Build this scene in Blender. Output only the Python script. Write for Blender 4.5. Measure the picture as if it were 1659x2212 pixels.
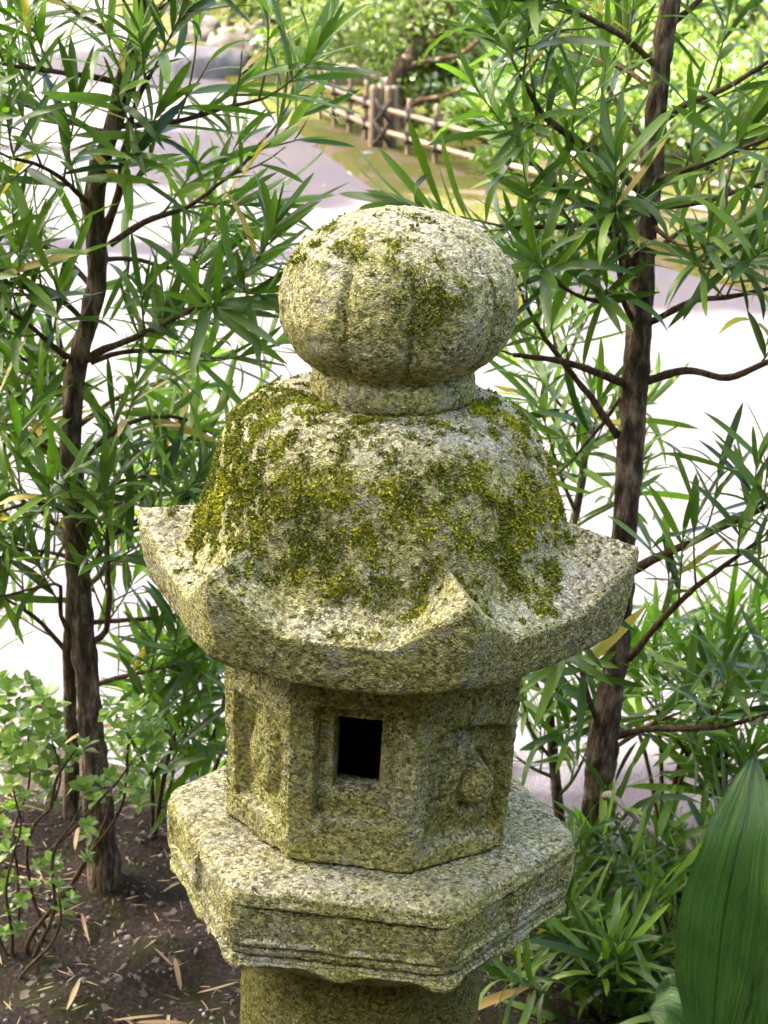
import bpy, math, random
import numpy as np
from mathutils import Matrix, Vector

for o in list(bpy.data.objects):
    bpy.data.objects.remove(o)
rng = np.random.default_rng(7)
random.seed(7)
scene = bpy.context.scene
COL = scene.collection

# ------------------------------------------------------------------ camera
PW, PH = 1659.0, 2212.0            # pixel frame used for measuring the photograph
F_PX, PITCH, ROLL, DIST, YAW = 4296.1, 0.3236, 0.0523, 1.9083, -0.0008
CAMZ = 1.55
Z0 = CAMZ - 0.9773                 # height of the lantern platform's top above the ground
CAM = np.array([0.0, -DIST, CAMZ])
FW = np.array([math.sin(YAW)*math.cos(PITCH), math.cos(YAW)*math.cos(PITCH), -math.sin(PITCH)])
RT0 = np.array([math.cos(YAW), -math.sin(YAW), 0.0])
UP0 = np.cross(RT0, FW)
RT = math.cos(ROLL)*RT0 + math.sin(ROLL)*UP0
UP = -math.sin(ROLL)*RT0 + math.cos(ROLL)*UP0
cam_d = bpy.data.cameras.new('camera')
cam = bpy.data.objects.new('camera', cam_d)
COL.objects.link(cam)
cam.matrix_world = Matrix(((RT[0], UP[0], -FW[0], CAM[0]), (RT[1], UP[1], -FW[1], CAM[1]),
                           (RT[2], UP[2], -FW[2], CAM[2]), (0, 0, 0, 1)))
cam_d.sensor_fit = 'VERTICAL'
cam_d.sensor_height = 24.0
cam_d.lens = F_PX/PH*24.0
cam_d.clip_start = 0.05
cam_d.clip_end = 600
cam_d.dof.use_dof = True
cam_d.dof.focus_distance = 1.98
cam_d.dof.aperture_fstop = 11.0
scene.camera = cam
scene.render.resolution_x, scene.render.resolution_y = 768, 1024

# ------------------------------------------------------------------ sky, sun, exposure
SUN_EL, SUN_AZ = math.radians(50), math.radians(-92)     # azimuth measured from +y towards +x
SDIR = np.array([math.cos(SUN_EL)*math.sin(SUN_AZ), math.cos(SUN_EL)*math.cos(SUN_AZ), math.sin(SUN_EL)])
world = bpy.data.worlds.new('World')
scene.world = world
world.use_nodes = True
wn = world.node_tree
bg = wn.nodes['Background']
sky = wn.nodes.new('ShaderNodeTexSky')
sky.sky_type = 'NISHITA'
sky.sun_disc = False
sky.sun_elevation = SUN_EL
sky.sun_rotation = SUN_AZ
sky.air_density = .55
sky.dust_density = 6.5
sky.ozone_density = 0.0
wn.links.new(sky.outputs[0], bg.inputs[0])
bg.inputs[1].default_value = 0.15
sl = bpy.data.lights.new('sun', 'SUN')
sl.energy = 4.6
sl.angle = math.radians(0.53)
sl.color = (1.0, 0.95, 0.88)
sun = bpy.data.objects.new('sun', sl)
COL.objects.link(sun)
sun.rotation_euler = Vector(SDIR).to_track_quat('Z', 'Y').to_euler()
vs = scene.view_settings
vs.view_transform = 'Standard'
vs.look = 'None'
vs.gamma = 1.0
vs.exposure = 3.15
scene.cycles.max_bounces = 6
scene.cycles.diffuse_bounces = 4
scene.cycles.glossy_bounces = 2
scene.cycles.transmission_bounces = 4
scene.cycles.caustics_reflective = False
scene.cycles.caustics_refractive = False

# ------------------------------------------------------------------ measuring helpers
def ray(px, py):
    return FW + RT*(px-PW/2)/F_PX + UP*(PH/2-py)/F_PX
def G(px, py, z=0.0):                 # where the pixel's line of sight meets height z
    d = ray(px, py); return CAM + d*(z-CAM[2])/d[2]
def Y(px, py, y):                     # where it meets the upright plane at depth y
    d = ray(px, py); return CAM + d*(y-CAM[1])/d[1]
def project(P):
    d = np.asarray(P)-CAM
    z = d@FW
    return PW/2+F_PX*(d@RT)/z, PH/2-F_PX*(d@UP)/z, z

def smooth(a, b, x):
    t = np.clip((x-a)/(b-a), 0, 1); return t*t*(3-2*t)
def vnoise(P, scale, seed=0):
    Q = np.asarray(P)*scale + seed*17.31
    I = np.floor(Q).astype(np.int64); Fr = Q-I; Fr = Fr*Fr*(3-2*Fr)
    def h(i, j, k):
        n = (i*73856093) ^ (j*19349663) ^ (k*83492791) ^ (seed*2654435761)
        n = (n ^ (n >> 13))*1274126177 & 0xffffffff
        n = (n ^ (n >> 16))*2246822519 & 0xffffffff
        return ((n ^ (n >> 15)) & 0xffff)/32767.5-1.0
    x, y, z = I[..., 0], I[..., 1], I[..., 2]
    fx, fy, fz = Fr[..., 0], Fr[..., 1], Fr[..., 2]
    r = 0
    for a in (0, 1):
        for b in (0, 1):
            for c in (0, 1):
                r = r + h(x+a, y+b, z+c)*(fx if a else 1-fx)*(fy if b else 1-fy)*(fz if c else 1-fz)
    return r
def fbm(P, scale, seed=0, octs=3):
    r = 0; a = 1.0
    for o in range(octs):
        r = r + a*vnoise(P, scale*2**o, seed+o); a *= .5
    return r

# ------------------------------------------------------------------ mesh helpers
def link(name, me, parent=None, mat=None, smooth_shade=True):
    if mat is not None and len(me.materials) == 0: me.materials.append(mat)
    if smooth_shade and len(me.polygons):
        me.polygons.foreach_set('use_smooth', np.ones(len(me.polygons), dtype=bool))
    o = bpy.data.objects.new(name, me)
    COL.objects.link(o)
    if parent is not None: o.parent = parent
    return o
def mesh_arrays(name, V, Fs):
    """V (n,3); Fs list of (m,k) index arrays"""
    me = bpy.data.meshes.new(name)
    V = np.ascontiguousarray(V, dtype=np.float32)
    me.vertices.add(len(V)); me.vertices.foreach_set('co', V.ravel())
    Fs = [np.asarray(f, dtype=np.int32) for f in Fs if len(f)]
    loops = np.concatenate([f.ravel() for f in Fs])
    sizes = np.concatenate([np.full(len(f), f.shape[1], dtype=np.int32) for f in Fs])
    me.loops.add(len(loops)); me.loops.foreach_set('vertex_index', loops)
    me.polygons.add(len(sizes))
    me.polygons.foreach_set('loop_start', np.concatenate([[0], np.cumsum(sizes)[:-1]]).astype(np.int32))
    me.update(calc_edges=True)
    me.validate()
    return me
def grid_faces(nu, nv, wrap_u=False, off=0):
    iu = np.arange(nu if wrap_u else nu-1); iv = np.arange(nv-1)
    A, B = np.meshgrid(iu, iv, indexing='ij'); A2 = (A+1) % nu
    return (np.stack([A*nv+B, A2*nv+B, A2*nv+B+1, A*nv+B+1], -1).reshape(-1, 4)+off)
class MB:
    """collects pieces that belong to ONE part"""
    def __init__(s): s.V = []; s.F4 = []; s.F3 = []; s.n = 0
    def add(s, V, F4=None, F3=None):
        V = np.asarray(V, float).reshape(-1, 3)
        s.V.append(V)
        if F4 is not None and len(F4): s.F4.append(np.asarray(F4)+s.n)
        if F3 is not None and len(F3): s.F3.append(np.asarray(F3)+s.n)
        s.n += len(V)
    def mesh(s, name, origin=(0, 0, 0)):
        Fs = []
        if s.F4: Fs.append(np.concatenate(s.F4))
        if s.F3: Fs.append(np.concatenate(s.F3))
        return mesh_arrays(name, np.concatenate(s.V)-np.asarray(origin), Fs)
    def build(s, name, mat, parent=None, smooth_shade=True):
        org = np.array(parent.matrix_basis.translation) if parent is not None else np.zeros(3)
        return link(name, s.mesh(name, org), parent, mat, smooth_shade)
def frames(P):
    P = np.asarray(P, float)
    T = np.gradient(P, axis=0); T /= np.linalg.norm(T, axis=1)[:, None]+1e-12
    a = np.array([0, 0, 1.0]) if abs(T[0][2]) < .9 else np.array([1.0, 0, 0])
    N = np.zeros_like(P); n = np.cross(T[0], a); n /= np.linalg.norm(n); N[0] = n
    for i in range(1, len(P)):
        n = N[i-1]-T[i]*(N[i-1]@T[i]); N[i] = n/(np.linalg.norm(n)+1e-12)
    return T, N, np.cross(T, N)
def resample(P, R, step):
    P = np.asarray(P, float); R = np.asarray(R, float)
    # Catmull-Rom through the points
    n = len(P); out = []; rad = []
    for i in range(n-1):
        p0, p1, p2, p3 = P[max(i-1, 0)], P[i], P[i+1], P[min(i+2, n-1)]
        m = max(1, int(np.linalg.norm(p2-p1)/step))
        for k in range(m):
            t = k/m
            out.append(.5*((2*p1)+(-p0+p2)*t+(2*p0-5*p1+4*p2-p3)*t*t+(-p0+3*p1-3*p2+p3)*t**3))
            rad.append(R[i]*(1-t)+R[i+1]*t)
    out.append(P[-1]); rad.append(R[-1])
    return np.array(out), np.array(rad)
def tube(mb, P, R, seg=8, rough=0.0, nscale=60, seed=0, cap=True):
    T, N, Bn = frames(P)
    a = np.linspace(0, 2*np.pi, seg, endpoint=False)
    ring = np.cos(a)[None, :, None]*N[:, None]+np.sin(a)[None, :, None]*Bn[:, None]
    r = np.asarray(R)[:, None]*np.ones((1, seg))
    V = P[:, None]+ring*r[..., None]
    if rough > 0:
        Q = V.copy(); Q[..., 2] *= .35
        r = r*(1+rough*fbm(Q, nscale, seed, 3)); V = P[:, None]+ring*r[..., None]
    n = len(P)
    V = np.swapaxes(V, 0, 1).reshape(-1, 3)
    F4 = grid_faces(seg, n, True)
    F3 = []
    if cap:
        V = np.concatenate([V, P[:1], P[-1:]])
        for i in range(seg):
            j = (i+1) % seg
            F3.append((i*n, seg*n, j*n)); F3.append((i*n+n-1, j*n+n-1, seg*n+1))
    mb.add(V, F4, np.array(F3) if F3 else None)
def box(mb, c, s, rot=None):
    V = np.array([[x, y, z] for x in (-.5, .5) for y in (-.5, .5) for z in (-.5, .5)])*np.asarray(s)
    if rot is not None: V = V@np.asarray(rot).T
    mb.add(V+np.asarray(c), [(0, 1, 3, 2), (4, 6, 7, 5), (0, 4, 5, 1), (2, 3, 7, 6), (0, 2, 6, 4), (1, 5, 7, 3)])
def tag(o, label=None, cat=None, group=None, kind=None):
    if label: o['label'] = label
    if cat: o['category'] = cat
    if group: o['group'] = group
    if kind: o['kind'] = kind
    return o
def empty(name, loc, label, cat, group=None):
    o = bpy.data.objects.new(name, None); COL.objects.link(o)
    o.location = loc; o.empty_display_size = .1
    o.matrix_basis = Matrix.Translation(Vector(loc))
    return tag(o, label, cat, group)

# ------------------------------------------------------------------ materials
class NT:
    def __init__(s, name):
        s.m = bpy.data.materials.new(name); s.m.use_nodes = True; s.t = s.m.node_tree
        s.t.nodes.clear()
        s.out = s.n('OutputMaterial'); s.b = s.n('BsdfPrincipled'); s.l(s.b.outputs[0], s.out.inputs[0])
    def n(s, kind, **kw):
        x = s.t.nodes.new('ShaderNode'+kind)
        for k, v in kw.items():
            if k in x.inputs.keys() if isinstance(k, str) else False: x.inputs[k].default_value = v
            else: setattr(x, k, v)
        return x
    def l(s, a, b): s.t.links.new(a, b)
    def noise(s, co, scale, detail=3, rough=.55):
        x = s.n('TexNoise'); x.inputs['Scale'].default_value = scale; x.inputs['Detail'].default_value = detail
        x.inputs['Roughness'].default_value = rough; s.l(co, x.inputs['Vector']); return x.outputs[0]
    def voro(s, co, scale, feature='F1'):
        x = s.n('TexVoronoi'); x.feature = feature; x.inputs['Scale'].default_value = scale; s.l(co, x.inputs['Vector']); return x
    def ramp(s, fac, stops, interp='LINEAR'):
        x = s.n('ValToRGB'); x.color_ramp.interpolation = interp
        el = x.color_ramp.elements
        while len(el) < len(stops): el.new(.5)
        for e, (p, c) in zip(el, stops):
            e.position = p; e.color = (*c, 1) if len(c) == 3 else c
        s.l(fac, x.inputs[0]); return x.outputs[0]
    def mix(s, fac, a, b, mode='MIX'):
        x = s.n('MixRGB'); x.blend_type = mode
        for i, v in enumerate((fac, a, b)):
            if isinstance(v, (int, float)): x.inputs[i].default_value = v
            elif isinstance(v, tuple): x.inputs[i].default_value = (*v, 1)
            else: s.l(v, x.inputs[i])
        return x.outputs[0]
    def math(s, op, a, b=None, clamp=False):
        x = s.n('Math'); x.operation = op; x.use_clamp = clamp
        for i, v in enumerate((a, b)):
            if v is None: continue
            if isinstance(v, (int, float)): x.inputs[i].default_value = v
            else: s.l(v, x.inputs[i])
        return x.outputs[0]
    def bump(s, h, strength, dist, prev=None):
        x = s.n('Bump'); x.inputs['Strength'].default_value = strength; x.inputs['Distance'].default_value = dist
        s.l(h, x.inputs['Height'])
        if prev is not None: s.l(prev, x.inputs['Normal'])
        return x.outputs[0]
    def set(s, col=None, rough=None, normal=None, spec=None):
        for k, v in (('Base Color', col), ('Roughness', rough), ('Normal', normal), ('Specular IOR Level', spec)):
            if v is None: continue
            if isinstance(v, tuple): s.b.inputs[k].default_value = (*v, 1)
            elif isinstance(v, (int, float)): s.b.inputs[k].default_value = v
            else: s.l(v, s.b.inputs[k])
        return s.m
def ss(t, fac, a, b):      # smoothstep node
    x = t.n('MapRange'); x.interpolation_type = 'SMOOTHSTEP'
    x.inputs[1].default_value = a; x.inputs[2].default_value = b; t.l(fac, x.inputs[0]); return x.outputs[0]
def coords(t, which='Object'): return t.n('TexCoord').outputs[which]

def stone_material(name='mossy_granite', algae_shade=0.0):
    t = NT(name); co = coords(t)
    w = t.mix(.012, co, t.n('TexNoise', Scale=90.0).outputs[1], 'ADD')
    v1 = t.voro(co, 290); v2 = t.voro(co, 520)
    sx = t.n('SeparateColor'); t.l(v1.outputs['Color'], sx.inputs[0])
    sy = t.n('SeparateColor'); t.l(v2.outputs['Color'], sy.inputs[0])
    g1 = t.ramp(sx.outputs[0], [(0, (.05, .044, .032)), (.16, (.13, .118, .085)), (.28, (.34, .315, .235)), (.62, (.47, .435, .33)), (.82, (.68, .645, .51)), (1, (.80, .77, .65))])
    g2 = t.ramp(sy.outputs[0], [(0, (.035, .03, .025)), (.20, (.15, .135, .10)), (.40, (.39, .36, .275)), (.8, (.52, .48, .375)), (1, (.78, .75, .62))])
    g = t.mix(.30, t.mix(.3, g1, g2), t.mix(1.0, g1, t.mix(1.0, g2, (2.35, 2.5, 3.1), 'MULTIPLY'), 'MULTIPLY'))
    # algae film: olive, patchy, thinner on faces that look up
    geo = t.n('NewGeometry'); sn = t.n('SeparateXYZ'); t.l(geo.outputs['Normal'], sn.inputs[0])
    n1 = t.noise(co, 9, 5, .6); n2 = t.noise(co, 45, 4, .65); n3 = t.noise(co, 170, 3, .6)
    up = ss(t, sn.outputs[2], .25, .95)
    amt = t.math('ADD', t.math('MULTIPLY', n1, 1.15), t.math('MULTIPLY', n2, .28))
    amt = t.math('SUBTRACT', amt, t.math('MULTIPLY', up, .26))
    al = ss(t, amt, .20, .86)
    al = t.math('MULTIPLY', al, .86)
    alc = t.mix(ss(t, n2, .35, .65), (.17, .172, .026), (.33, .33, .075))
    alc2 = t.mix(.62, alc, t.mix(1.0, g, (1.10, 1.10, .40), 'MULTIPLY'))
    c = t.mix(1.0, t.mix(al, g, alc2), (.94, .95, .83), 'MULTIPLY')
    # dark green-brown crust, in pores and blotches
    dk = ss(t, t.math('ADD', t.math('MULTIPLY', n3, .75), t.math('MULTIPLY', n2, .18)), .50, .60)
    c = t.mix(t.math('MULTIPLY', dk, .62), c, (.040, .040, .012))
    st = ss(t, t.noise(co, 5.5, 6, .7), .50, .66)
    c = t.mix(t.math('MULTIPLY', st, .34), c, (.10, .095, .045))
    lich = ss(t, t.math('ADD', t.math('MULTIPLY', t.noise(co, 26, 5, .75), .75), t.math('MULTIPLY', n3, .35)), .57, .66)
    c = t.mix(t.math('MULTIPLY', lich, .40), c, t.mix(sx.outputs[1], (.42, .42, .32), (.74, .73, .62)))
    if algae_shade: c = t.mix(algae_shade, c, t.mix(1.0, c, (.42, .42, .22), 'MULTIPLY'))  # darkens for algae and for the overhang's shade, both put into the colour
    h = t.math('ADD', t.math('MULTIPLY', v2.outputs['Distance'], .7), t.math('MULTIPLY', n3, 1.1))
    nb = t.bump(h, 1.0, .0026)
    nb = t.bump(t.noise(co, 380, 2, .6), .8, .0018, nb)
    return t.set(c, .88, nb, .25)
STONE = stone_material()
STONE_ALGAE_SHADE = stone_material('algae_shaded_granite', .8)  # shaft copy: dark algae plus painted shade of the platform above

def leaf_material(name, a, b, back, trans=.3, rough=.4, yellow=None, rib=None, sheen_spec=.5):
    t = NT(name)
    oi = t.n('ObjectInfo'); geo = t.n('NewGeometry')
    r = t.math('FRACT', t.math('ADD', oi.outputs['Random'], t.math('MULTIPLY', geo.outputs['Random Per Island'], 7.13)))
    r2 = t.math('FRACT', t.math('MULTIPLY', r, 13.7))
    c = t.mix(r, a, b)
    if yellow: c = t.mix(ss(t, r2, .93, .98), c, yellow)
    co = coords(t)
    nz = t.noise(co, 60, 3)
    c = t.mix(t.math('MULTIPLY', nz, .35), c, t.mix(1.0, c, (.55, .6, .5), 'MULTIPLY'))
    cb = t.mix(r, back, tuple(x*1.25 for x in back))
    col = t.mix(geo.outputs['Backfacing'], c, cb)
    t.set(col, rough, None, sheen_spec)
    tr = t.n('BsdfTranslucent'); t.l(t.mix(1.0, c, (1.5, 1.9, .8), 'MULTIPLY'), tr.inputs[0])
    mx = t.n('MixShader'); mx.inputs[0].default_value = trans
    t.l(t.b.outputs[0], mx.inputs[1]); t.l(tr.outputs[0], mx.inputs[2]); t.l(mx.outputs[0], t.out.inputs[0])
    return t.m
LEAF = leaf_material('podocarpus_leaf', (.018, .055, .004), (.12, .21, .018), (.15, .23, .06), .24, .34, None, None, .42)
LEAF_Y = leaf_material('yellowed_leaf', (.42, .27, .06), (.50, .40, .10), (.45, .33, .12), .3, .5)
LEAF_BR = leaf_material('bright_podocarpus_leaf', (.07, .15, .010), (.20, .32, .035), (.20, .30, .08), .36, .36, None, None, .42)
AZ = leaf_material('azalea_leaf', (.11, .20, .032), (.29, .41, .095), (.26, .34, .13), .28, .22)
ASP = None
BUSH = {k: leaf_material('shrub_leaf_'+k, a, b, c, .35, .45) for k, a, b, c in (
    ('yellow', (.08, .12, .015), (.22, .26, .05), (.17, .20, .05)),
    ('dark', (.06, .085, .018), (.13, .16, .035), (.11, .14, .04)),
    ('silver', (.13, .21, .12), (.26, .34, .22), (.2, .27, .17)),
    ('mid', (.06, .11, .018), (.17, .23, .045), (.13, .18, .05)),
    ('canopy', (.04, .08, .015), (.08, .14, .03), (.07, .12, .03)))}

def bark_material(name, a, b, c, sc=1.0):
    t = NT(name); co = coords(t)
    mp = t.n('Mapping'); mp.inputs['Scale'].default_value = (1, 1, .3); t.l(co, mp.inputs[0])
    n1 = t.noise(mp.outputs[0], 90*sc, 5, .7); n2 = t.noise(mp.outputs[0], 260*sc, 3, .6); n3 = t.noise(co, 14, 4, .6)
    col = t.ramp(n1, [(.34, a), (.5, b), (.66, c)])
    col = t.mix(t.math('MULTIPLY', ss(t, n3, .5, .7), .4), col, (.075, .085, .035))
    return t.set(col, .9, t.bump(t.math('ADD', n1, t.math('MULTIPLY', n2, .5)), 1.0, .004/sc), .15)
BARK = bark_material('flaky_bark', (.016, .011, .007), (.075, .053, .034), (.25, .19, .13))
TWIG = bark_material('twig_bark', (.03, .018, .010), (.085, .052, .03), (.16, .11, .065), 2)
TWIG_G = bark_material('green_twig', (.07, .09, .02), (.14, .17, .045), (.20, .2, .07), 2)
PALETWIG = bark_material('pale_twig', (.20, .16, .13), (.38, .33, .28), (.5, .46, .4), 2)

# ------------------------------------------------------------------ ground, bed, path, moss bank
def ground_sheet(name, poly, z, mat, step=None, rough=0.0, seed=0, kind='structure', nsc=3.0):
    """a polygon on the ground, triangulated as a fine clipped grid when step is given"""
    poly = [np.array(p[:2]) for p in poly]
    if step is None:
        me = bpy.data.meshes.new(name); me.from_pydata([(*p, z) for p in poly], [], [list(range(len(poly)))]); me.update()
        o = link(name, me, None, mat, False)
    else:
        A = np.array(poly); lo, hi = A.min(0), A.max(0)
        xs = np.arange(lo[0], hi[0]+step, step); ys = np.arange(lo[1], hi[1]+step, step)
        X, Yy = np.meshgrid(xs, ys, indexing='ij')
        ins = np.zeros(X.shape, bool)
        for i in range(len(A)):
            p, q = A[i], A[(i+1) % len(A)]
            cnd = ((p[1] > Yy) != (q[1] > Yy)) & (X < (q[0]-p[0])*(Yy-p[1])/(q[1]-p[1]+1e-12)+p[0])
            ins ^= cnd
        P = np.stack([X, Yy, np.full(X.shape, z)], -1)
        P[..., 2] += rough*fbm(P, nsc, seed, 4)
        F4 = grid_faces(len(xs), len(ys)); inn = ins.ravel()
        F4 = F4[inn[F4].all(1)]
        o = link(name, mesh_arrays(name, P.reshape(-1, 3), [F4]), None, mat, True)
    return tag(o, kind=kind)

def soil_material():
    t = NT('dark_soil'); co = coords(t)
    n1 = t.noise(co, 14, 6, .65); n2 = t.noise(co, 120, 5, .7); v = t.voro(co, 95); sv = t.n('SeparateColor'); t.l(v.outputs['Color'], sv.inputs[0])
    c = t.ramp(n2, [(.3, (.013, .009, .006)), (.55, (.045, .032, .023)), (.75, (.11, .082, .062))])
    c = t.mix(ss(t, n1, .48, .62), c, t.mix(n2, (.018, .020, .006), (.05, .05, .016)))
    c = t.mix(ss(t, sv.outputs[1], .95, .97), c, t.mix(sv.outputs[0], (.10, .08, .06), (.20, .17, .14)))
    return t.set(c, .93, t.bump(t.math('ADD', n2, t.math('MULTIPLY', v.outputs['Distance'], .5)), 1.0, .012), .15)
def path_material():
    t = NT('pale_gravel_path'); co = coords(t)
    n1 = t.noise(co, 2.2, 5, .6); n2 = t.noise(co, 240, 3, .7); n3 = t.noise(co, 30, 4, .6)
    c = t.ramp(n2, [(.3, (.050, .044, .049)), (.5, (.108, .098, .109)), (.7, (.165, .152, .166))])
    c = t.mix(t.math('MULTIPLY', ss(t, n1, .4, .7), .4), c, (.135, .115, .105))
    c = t.mix(t.math('MULTIPLY', ss(t, n3, .62, .72), .45), c, (.12, .10, .085))
    return t.set(c, .95, t.bump(n2, .8, .01), .1)
def moss_material():
    t = NT('moss_ground'); co = coords(t)
    n1 = t.noise(co, 3.2, 6, .65); n2 = t.noise(co, 60, 4, .7)
    c = t.ramp(n2, [(.3, (.03, .034, .006)), (.55, (.065, .066, .012)), (.75, (.11, .105, .02))])
    c = t.mix(ss(t, n1, .50, .60), c, t.mix(n2, (.05, .035, .02), (.13, .10, .07)))
    return t.set(c, .95, t.bump(n2, 1.0, .02), .1)
SOIL, PATH, MOSSG = soil_material(), path_material(), moss_material()

ground_sheet('ground', [(-80, -60), (80, -60), (80, 160), (-80, 160)], -.012, SOIL)
# near edge of the path follows the back of the planting bed
bed_edge = [(-6, 1.75), (-2.5, 1.62), (-1.2, 1.5), (-.55, 1.28), (-.2, 1.12), (.12, 1.05), (.45, 1.02), (.9, .98), (1.6, .9), (3.0, .7), (6, .4)]
far = [G(1800, 690), G(1659, 640), G(1480, 590), G(1300, 545), G(1130, 502), G(1000, 470), G(880, 440), G(800, 404), G(720, 345), G(650, 290), G(575, 235), G(480, 170), G(380, 150), G(330, 90), G(250, 30), G(215, -20)]
far_xy = [(6, 4.4)] + [(p[0], p[1]) for p in far] + [(-4, 34), (-16, 40), (-16, 1.9)]
ground_sheet('path', bed_edge+far_xy, 0.0, PATH, step=None)
def loft_sheet(name, edge, other, nu, nv, z, mat, rough, seed, nsc, power=1.0, rise=0.0):
    """sheet between two outlines that start and end together; rough ground, but its first edge stays put"""
    E_, O_ = arc_resample(np.array(edge)[:, :2], nu), arc_resample(np.array(other)[:, :2], nu)
    w = np.linspace(0, 1, nv)[None, :, None]**power
    XY = E_[:, None]*(1-w)+O_[:, None]*w
    P = np.concatenate([XY, np.full((*XY.shape[:2], 1), z)], -1)
    jag = .03*fbm(P, 4, seed+3, 4)*(1-w[..., 0])**3*(1 if rise else .8)
    P[..., 1] += jag
    P[..., 2] += rough*fbm(P, nsc, seed, 4)*smooth(0, .06, w[..., 0])+rise*smooth(0, .10, w[..., 0])
    P[:, 0, 2] = -.004
    return tag(link(name, mesh_arrays(name, P.reshape(-1, 3), [grid_faces(nu, nv)]), None, mat, True), kind='structure')
def arc_resample(pts, n):
    pts = np.array(pts, float); s = np.concatenate([[0], np.cumsum(np.linalg.norm(np.diff(pts, axis=0), axis=1))])
    u = np.linspace(0, s[-1], n); return np.stack([np.interp(u, s, pts[:, k]) for k in range(pts.shape[1])], 1)
loft_sheet('planting_bed', bed_edge, [(-6, -3.5), (6, -3.5)], 420, 300, .012, SOIL, .024, 5, 9)
fp = [(p[0], p[1]) for p in far]
loft_sheet('moss_bank', [(6, 4.35)]+fp+[(-3.6, 32)], [(40, 5), (40, 40), (-3.5, 40)], 240, 120, .03, MOSSG, .05, 9, 1.2, 1.6, .06)

# ------------------------------------------------------------------ stone lantern
lantern = empty('stone_lantern', (0, 0, 0), 'weathered mossy granite garden lantern with a ribbed round finial and hexagonal roof', 'stone lantern')
def sgrid(P):           # displaced, closed-in-u grid with stone roughness
    return P
def rough_stone(P, amp=1.0, wrap=True, seed=1):
    """push a grid of points in and out along its normals like hammered, weathered granite"""
    if wrap: du = np.roll(P, -1, 0)-np.roll(P, 1, 0)
    else: du = np.gradient(P, axis=0)
    dv = np.gradient(P, axis=1)
    N = np.cross(du, dv); L = np.linalg.norm(N, axis=-1, keepdims=True); N = N/np.maximum(L, 1e-9)
    d = .0016*vnoise(P, 32, seed)+.0012*vnoise(P, 85, seed+1)+.0013*vnoise(P, 190, seed+2)+.0007*vnoise(P, 340, seed+3)
    return P+N*(d*amp)[..., None]
def az_xy(r, az): return r*np.sin(az), -r*np.cos(az)
def grid_obj(name, P, wrap=True, close0=False, close1=False, mat=STONE, parent=lantern, drop=None):
    nu, nv = P.shape[:2]
    F4 = grid_faces(nu, nv, wrap)
    if drop is not None: F4 = F4[~drop]
    V = P.reshape(-1, 3); F3 = []
    ex = []
    for flag, row in ((close0, 0), (close1, nv-1)):
        if flag:
            ex.append(P[:, row].mean(0)); c = len(V)+len(ex)-1
            i = np.arange(nu); j = (i+1) % nu
            F3.append(np.stack([i*nv+row, np.full(nu, c), j*nv+row] if row == 0 else [i*nv+row, j*nv+row, np.full(nu, c)], -1))
    if ex: V = np.concatenate([V, np.array(ex)])
    return link(name, mesh_arrays(name, V, [F4]+F3), parent, mat)
def arc_resample(pts, n):
    pts = np.array(pts, float); s = np.concatenate([[0], np.cumsum(np.linalg.norm(np.diff(pts, axis=0), axis=1))])
    u = np.linspace(0, s[-1], n); return np.stack([np.interp(u, s, pts[:, k]) for k in range(pts.shape[1])], 1)
def catmull(pts, m=8):
    P, _ = resample(np.array([(*p, 0) for p in pts], float), np.ones(len(pts)), 1e9) if False else (None, None)
    pts = np.array(pts, float); n = len(pts); out = []
    for i in range(n-1):
        p0, p1, p2, p3 = pts[max(i-1, 0)], pts[i], pts[i+1], pts[min(i+2, n-1)]
        for k in range(m):
            t = k/m
            out.append(.5*((2*p1)+(-p0+p2)*t+(2*p0-5*p1+4*p2-p3)*t*t+(-p0+3*p1-3*p2+p3)*t**3))
    out.append(pts[-1]); return np.array(out)

# finial: squat ribbed ball on a low ring
fin_prof = catmull([(.055, .455), (.074, .4585), (.0795, .463), (.0815, .470), (.0810, .4815), (.0785, .4865), (.0765, .489), (.083, .4945), (.0985, .506), (.1105, .523), (.1165, .545), (.1165, .566), (.1105, .588), (.0975, .608), (.078, .625), (.054, .637), (.028, .6435), (.010, .6455)], 8)
fin_prof = arc_resample(fin_prof, 120)
NU = 300
az = np.linspace(-np.pi, np.pi, NU, endpoint=False)
A, S = np.meshgrid(az, np.arange(len(fin_prof)), indexing='ij')
r, z = fin_prof[S][..., 0], fin_prof[S][..., 1]
groove = np.zeros_like(r)
for g in (-78, -27, 7, 55, 98, 145, 190, 237):
    d = (A-math.radians(g)-.10*np.sin((z-.5)*30)*.2+np.pi) % (2*np.pi)-np.pi
    groove += np.exp(-(d/.035)**2)*.62+np.exp(-(d/.15)**2)*.38
mask = smooth(.488, .50, z)*(1-smooth(.595, .632, z))
r = r-.0092*groove*mask
# one petal sits lower than its neighbour
d = (A-math.radians(-52)+np.pi) % (2*np.pi)-np.pi
r = r-.004*np.exp(-(d/.33)**6)*smooth(.54, .56, z)*(1-smooth(.60, .607, z))
X, Yv = az_xy(r, A)
fin = rough_stone(np.stack([X+.001, Yv, z+Z0+.003*X/.1], -1), .75, seed=3)
grid_fin = fin
o_fin = grid_obj('finial', fin, True, True, True)

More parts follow.
